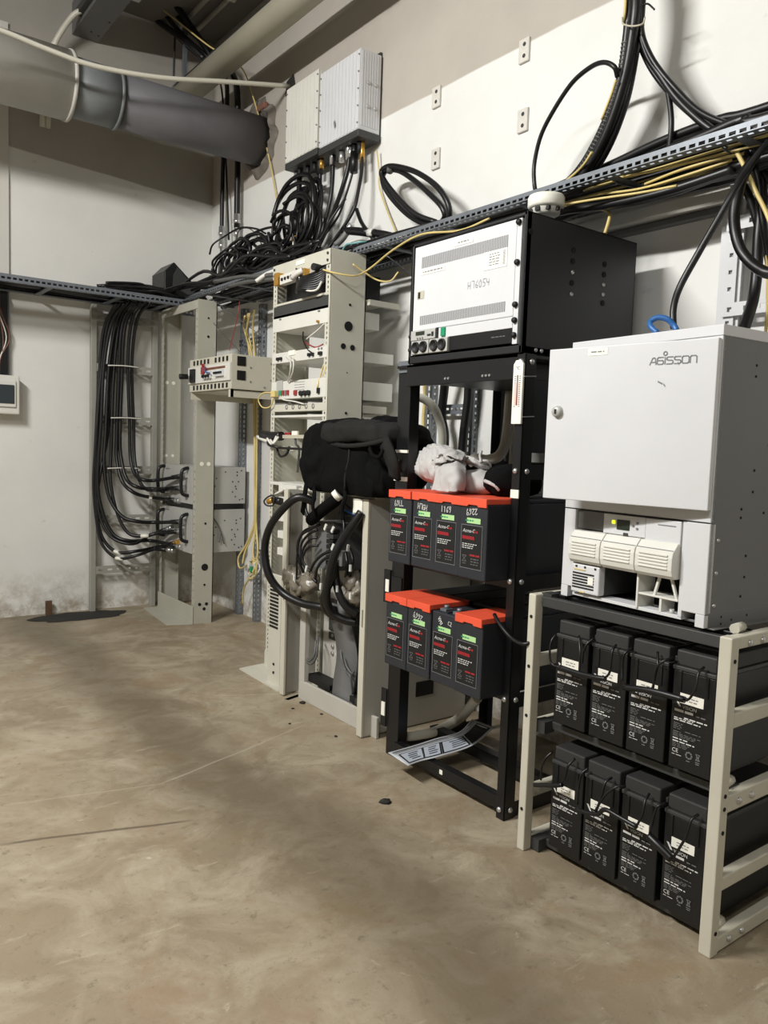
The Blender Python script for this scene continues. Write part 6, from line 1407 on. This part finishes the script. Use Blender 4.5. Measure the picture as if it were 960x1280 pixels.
# lower modules
g = lb('rectifier_module', 'white', (-.012,.012,yt-.098,yt-.002,.020,.096), bevel=.004)
lb('module_body', 'dark_grey', (.012,.20,yt-.097,yt-.003,.021,.095), par=g)  # dark grey here is the shade on the module's side, put into its colour
for j in range(6): lb('air_slot', 'ink', (-.0128,-.011,yt-.082,yt-.008,.032+.0075*j,.0362+.0075*j), par=g, bevel=0)
lb('module_print', 'label', (-.0135,-.0125,yt-.080,yt-.062,.046,.066), par=g, bevel=0); lb('yellow_mark', 'yellow', (-.0135,-.0122,yt-.052,yt-.012,.080,.083), par=g, bevel=0); lb('yellow_mark', 'yellow', (-.0135,-.0122,yt-.052,yt-.034,.0215,.0245), par=g, bevel=0)
for j in (.02,.05,.085): lb('module_screw', 'ink', (-.0135,-.0118,yt-j-.003,yt-j+.003,.087,.092), par=g, bevel=0)
yd = yt-.098-.112
lb('bay_divider', 'ivory', (-.004,.06,yd-.006,yd,.012,.1))
g = lb('bay_bracket', 'ivory', (-.002,.06,.072,yd-.006,.048,.053), bevel=.001)
lb('bracket_web', 'ivory', (.0,.05,.118,.124,.014,.048), par=g, bevel=0)
mb = MB().prism([(.075,.053),(.081,.053),(.098,.098),(.092,.098)], .0, .006, axis='x').prism([(.138,.053),(.144,.053),(.132,.098),(.126,.098)], .0, .006, axis='x')
mb.build('bracket_web', 'ivory', g, local=True)
for y in (.095,.125): MB().cyl((.01,y,.010),(.01,y,.026),.006,8).build('stud', 'chassis', g, local=True)
# rivets down the side
for x, z_ in ((.03,.05),(.03,.125),(.03,.20),(.0,0)):
    if x: MB().lathe([(.005,0),(.004,-.003),(.0005,-.004)], (x,0,z_), 8, 'y').build('rivet', 'steel', t, local=True)
for x, z_ in ((.13,.60),(.13,.575),(.24,.53),(.24,.50),(.15,.36),(.15,.31),(.11,.27),(.11,.25),(.2,.26),(.26,.23),(.14,.16),(.14,.11),(.2,.42),(.1,.012),(.06,.022),(.06,.006),(.16,.018),(.13,.065)):
    MB().cyl((x,-.0012,z_),(x,.001,z_),.0032,8).build('pin_hole', 'hole', t, local=True)
# door, hung ajar on its right edge
D = Matrix.Translation((-.004,.0,0)) @ Matrix.Rotation(math.radians(12), 4, 'Z')
wd = .432; z0_, z1_ = .268, .648
def db(name, m, *bx, bevel=.002, par=None):
    mb = MB(D)
    for b in bx: mb.box(*b)
    return mb.build(name, m, par or t, bevel=bevel, local=True)
door = db('door', 'white', (-.018,.0,.0,wd,z0_,z1_), (-.0,.004,.004,.012,z0_,z1_), bevel=.003)
db('door_lip', 'cab_side', (.0,.012,wd-.02,wd-.004,z0_+.004,z1_-.004), (.0,.012,.01,wd-.01,z0_+.004,z0_+.012), par=door)
mb = MB(D).lathe([(.0005,-.012),(.007,-.012),(.010,-.010),(.013,-.009),(.014,-.002),(.016,0)], (-.018,wd-.033,z0_+.222), 24, 'x'); mb.build('lock', 'chassis', door, local=True)
MB(D).box(-.0312,-.0298,wd-.036,wd-.030,z0_+.216,z0_+.228).build('keyway', 'ink', door, local=True)
db('door_sticker', 'label', (-.0188,-.0179,wd-.165,wd-.112,z1_-.022,z1_-.005), bevel=0, par=door)
mb = MB(D); words(mb, (-.0192,wd-.12,z1_-.015), FR, UP, .036, .003); mb.build('sticker_print', 'ink_grey', door, local=True)
LG = {'A': [[(0,0),(.38,.85),(.6,.95),(.78,.85),(.92,0)],[(.3,.32),(.85,.32)]], 'G': [[(.95,.95),(.25,.95),(.06,.8),(.06,.15),(.2,0),(.8,0),(.95,.12),(.95,.42),(.8,.52),(.1,.52)]],
      'i': [[(.12,0),(.12,.95)]], 'S': [[(.95,.95),(.2,.95),(.05,.85),(.05,.62),(.2,.52),(.8,.48),(.95,.38),(.95,.12),(.8,0),(.05,0)]],
      'O': [[(.2,0),(.85,0),(1,.15),(1,.8),(.85,.95),(.2,.95),(.05,.8),(.05,.15),(.2,0)]], 'n': [[(.05,0),(.05,.8),(.2,.95),(.8,.95),(.95,.8),(.95,0)]]}
mb = MB(D); y = .157; sz = .0165
for ch, wch in (('A',1.05),('G',1.1),('i',.32),('S',1.12),('S',1.12),('O',1.15),('n',1.1)):
    strokes(mb, LG[ch], (-.0188,y,z1_-.052), (0,-1,0), UP, sz, .0026)
    if ch == 'i':
        strokes(mb, [[(.12+.26*math.cos(a*.5236),1.45+.26*math.sin(a*.5236)) for a in range(13)]], (-.0188,y,z1_-.052), (0,-1,0), UP, sz, .0024)
    y -= wch*sz*.98
mb.build('logo', 'ink_grey', door, local=True)
for (ya_, za_, w_, h_) in ((.135,.555,.012,.004),(.121,.549,.005,.004),(.09,.597,.003,.004)):
    mb = MB(D); mb.quad((-.0186,ya_,za_),(-.0186,ya_-w_,za_-.006),(-.0186,ya_-w_,za_-.006+h_),(-.0186,ya_,za_+h_)); mb.build('scuff', 'ink_grey', door, local=True)

# cables above the white cabinet
t = thing('blue_loop', 'blue cable looping on top of the white power cabinet', 'cable', [(1.8, 1.226, 1.452)][0])
MB().tube([(1.78, 1.226, 1.437), (1.78, 1.246, 1.454), (1.79, 1.256, 1.47), (1.8, 1.242, 1.48), (1.81, 1.221, 1.475), (1.82, 1.208, 1.46), (1.82, 1.197, 1.445)], .0075, 8, 6).build('jacket', 'blue', t)
CR = [([(2.05, 1.116, 1.946), (2, 1.118, 1.898), (1.95, 1.119, 1.843), (1.92, 1.13, 1.79), (1.9, 1.157, 1.722), (1.88, 1.19, 1.645), (1.86, 1.222, 1.565), (1.84, 1.224, 1.508), (1.83, 1.214, 1.454)], .009, 'cable', 'black cable slanting from the tray down to the top of the white cabinet'),
      ([(2.12, 1.196, 1.939), (2.08, 1.198, 1.884), (2.06, 1.198, 1.829), (2.05, 1.196, 1.776), (2.04, 1.181, 1.719), (2.04, 1.16, 1.671), (2.04, 1.119, 1.627), (2.04, 1.075, 1.604), (2.06, 1.014, 1.611), (2.1, 0.969, 1.68), (2.15, 0.97, 1.789), (2.2, 1.004, 1.948), (2.22, 1.033, 2.084)], .015, 'cable', 'thick black cable curving down and right at the right edge'),
      ([(2.2, 1.211, 1.93), (2.22, 1.216, 1.836), (2.22, 1.217, 1.747), (2.22, 1.215, 1.658), (2.2, 1.208, 1.582), (2.14, 1.189, 1.514), (2.11, 1.18, 1.479), (2.09, 1.17, 1.437)], .016, 'cable', 'thick black cable dropping behind the white cabinet by the perforated ladder'),
      ([(2.1, 1.231, 1.965), (2.1, 1.201, 1.911), (2.1, 1.167, 1.843), (2.1, 1.139, 1.791), (2.1, 1.103, 1.715), (2.12, 1.065, 1.64), (2.15, 1.051, 1.538), (2.2, 1.066, 1.418)], .006, 'yellow', 'yellow fibre slanting down at the right edge in front of black cables'),
      ([(2.15, 1.225, 1.924), (2.15, 1.195, 1.86), (2.15, 1.178, 1.814), (2.15, 1.167, 1.779), (2.16, 1.159, 1.704), (2.2, 1.166, 1.581), (2.24, 1.187, 1.454)], .005, 'yellow', 'second yellow fibre at the right edge'),
      ([(2.15, 1.252, 2.005), (2.14, 1.207, 1.936), (2.14, 1.185, 1.882), (2.14, 1.177, 1.833), (2.14, 1.16, 1.754), (2.18, 1.158, 1.664), (2.24, 1.178, 1.521)], .010, 'cable', 'black cable dropping from the tray at the right edge'),
      ([(2.2, 1.27, 2.031), (2.2, 1.222, 1.965), (2.2, 1.186, 1.908), (2.22, 1.137, 1.798), (2.26, 1.11, 1.626), (2.28, 1.092, 1.406)], .012, 'cable', 'black cable slanting right under the tray at the right edge'),
      ([(2.2, 1.309, 1.977), (2.22, 1.285, 1.93), (2.24, 1.26, 1.872), (2.26, 1.236, 1.781), (2.27, 1.212, 1.71), (2.29, 1.2, 1.598), (2.29, 1.181, 1.413)], .012, 'cable', 'black cable passing the perforated white ladder at the right edge')]
for q, r, m, lab in CR: cable('drop_cable', q, r, m, lab, 'cable', 'cables dropping at the right edge', n=8)

# cable bundle falling from above to the tray
BD = [([(2.14, 1.629, 2.637), (2.14, 1.623, 2.516), (2.15, 1.639, 2.429), (2.16, 1.661, 2.343), (2.17, 1.696, 2.258), (2.18, 1.746, 2.175), (2.19, 1.811, 2.104), (2.2, 1.891, 2.046), (2.22, 2.002, 2.028)], .017),
      ([(2.15, 1.661, 2.655), (2.15, 1.655, 2.532), (2.16, 1.668, 2.444), (2.17, 1.687, 2.35), (2.18, 1.726, 2.266), (2.19, 1.78, 2.182), (2.2, 1.847, 2.107), (2.21, 1.929, 2.054), (2.23, 2.035, 2.043)], .014),
      ([(2.17, 1.639, 2.653), (2.17, 1.637, 2.532), (2.18, 1.643, 2.441), (2.19, 1.662, 2.348), (2.19, 1.683, 2.26), (2.2, 1.732, 2.171), (2.21, 1.793, 2.104), (2.22, 1.86, 2.07), (2.24, 1.939, 2.046)], .013),
      ([(2.18, 1.672, 2.671), (2.18, 1.666, 2.547), (2.19, 1.674, 2.431), (2.2, 1.699, 2.338), (2.21, 1.741, 2.243), (2.22, 1.805, 2.16), (2.23, 1.877, 2.101), (2.25, 1.992, 2.049)], .012),
      ([(2.17, 1.689, 2.675), (2.17, 1.68, 2.549), (2.18, 1.691, 2.434), (2.19, 1.717, 2.334), (2.2, 1.757, 2.26), (2.21, 1.819, 2.177), (2.22, 1.891, 2.113), (2.24, 2.003, 2.067)], .009),
      ([(2.16, 1.623, 2.642), (2.16, 1.619, 2.509), (2.17, 1.622, 2.454), (2.18, 1.598, 2.376), (2.19, 1.553, 2.303), (2.2, 1.492, 2.214), (2.21, 1.406, 2.12), (2.22, 1.326, 2.054)], .012),
      ([(2.19, 1.655, 2.667), (2.19, 1.644, 2.517), (2.2, 1.646, 2.448), (2.21, 1.611, 2.361), (2.22, 1.548, 2.269), (2.23, 1.471, 2.18), (2.24, 1.37, 2.092)], .011),
      ([(2.2, 1.668, 2.677), (2.2, 1.656, 2.501), (2.2, 1.638, 2.416), (2.21, 1.599, 2.351), (2.22, 1.555, 2.286), (2.22, 1.533, 2.211), (2.22, 1.525, 2.146), (2.23, 1.535, 2.066)], .009),
      ([(2.16, 1.612, 2.614), (2.16, 1.615, 2.496), (2.17, 1.616, 2.439), (2.18, 1.573, 2.347), (2.2, 1.503, 2.249), (2.2, 1.407, 2.148), (2.2, 1.272, 2.06)], .010)]
lbs = ['thickest black cable of the bundle falling to the tray','black corrugated cable on the left of the falling bundle','black cable on the right of the falling bundle','black cable behind the falling bundle','thin black cable at the far left of the falling bundle',
       'black cable splitting right off the falling bundle, front','black cable splitting right off the falling bundle, back','thin black cable splitting off and dropping straight to the tray','black cable splitting right off the falling bundle, topmost']
for (q, r), lab in zip(BD, lbs): cable('bundle_cable', q, r, 'cable', lab, 'cable', 'black cables falling from above to the tray', n=8)
mb = MB(); q = spline(BD[1][0], 24)
for i in range(50, 175, 3): mb.tube([q[i], q[i+1]], .0158, 8, 1)
o = mb.build('corrugation', 'cable_grey'); tag(o, 'ribbed sleeve rings around the left cable of the falling bundle', 'sleeve', kind='stuff')
cable('yellow_fibre', [(2.13, 1.657, 2.598), (2.13, 1.657, 2.514), (2.14, 1.669, 2.491)], .005, 'yellow', 'yellow fibre running along the top of the falling bundle', 'cable', n=6)
cable('yellow_fibre', [(2.13, 1.677, 2.315), (2.14, 1.7, 2.281), (2.15, 1.742, 2.217)], .004, 'yellow', 'yellow fibre peeking from behind the falling bundle by the thin loop', 'cable', n=6)
cable('yellow_fibre', [(2.15, 1.774, 2.124), (2.16, 1.81, 2.099), (2.18, 1.857, 2.089), (2.19, 1.913, 2.073)], .005, 'yellow', 'yellow fibre at the lower bend of the falling bundle', 'cable', n=6)
for k, q in enumerate(([(2.12, 1.658, 2.494), (2.11, 1.645, 2.467), (2.11, 1.611, 2.447), (2.12, 1.581, 2.445), (2.14, 1.588, 2.474)], [(2.15, 1.604, 2.521), (2.15, 1.587, 2.517), (2.15, 1.562, 2.49)])):
    cable('bundle_tie', q, .003, ['pipe','cable'][k], ['pale tie wire around the falling bundle','short wire end sticking out of the falling bundle'][k], 'tie', n=5)
cable('loop_cable', [(2.14, 1.679, 2.328), (2.12, 1.678, 2.352), (2.12, 1.72, 2.381), (2.13, 1.783, 2.391), (2.14, 1.867, 2.372), (2.15, 1.952, 2.312), (2.16, 2.016, 2.246), (2.17, 2.05, 2.161), (2.17, 2.045, 2.089), (2.18, 2.04, 2.048)], .008, 'cable', 'thin black cable making a wide loop left of the falling bundle', 'cable', n=8)
t = thing('coiled_loop', 'thick black cable coiled in two tilted loops on the tray above the black cabinet', 'cable coil', [(2.2, 2.768, 2.218)][0])
MB().tube([(2.24, 2.674, 2.095), (2.22, 2.789, 2.148), (2.21, 2.895, 2.232), (2.2, 2.995, 2.33), (2.2, 3.029, 2.385), (2.2, 2.981, 2.397), (2.2, 2.89, 2.371), (2.2, 2.763, 2.315), (2.2, 2.635, 2.231), (2.2, 2.564, 2.156), (2.21, 2.552, 2.103), (2.22, 2.582, 2.079), (2.23, 2.688, 2.082), (2.24, 2.841, 2.149), (2.24, 2.957, 2.234), (2.23, 3.034, 2.317), (2.23, 3.062, 2.375), (2.22, 3.013, 2.393), (2.22, 2.916, 2.365), (2.22, 2.797, 2.29), (2.22, 2.683, 2.203), (2.22, 2.617, 2.145), (2.23, 2.605, 2.105), (2.25, 2.648, 2.091)], .0125, 8, 5).build('jacket', 'cable', t)
p = [(2.2, 2.962, 2.389), (2.21, 2.981, 2.375)]
MB().tube(p, .016, 8, 1).build('cable_tie', 'cable_grey', t)


for o in bpy.data.objects:
    n = o.name.split('.')[0]
    if n in ('white_print','dim_print','red_print','symbol_print','sticker_print','label_border','front_print','plate_print','module_print','scale_marks','print_border','print_box','print_lines','chalk_writing','pencil_writing','vent_slots','side_fins','corrugation','logo'): o['kind'] = 'stuff'
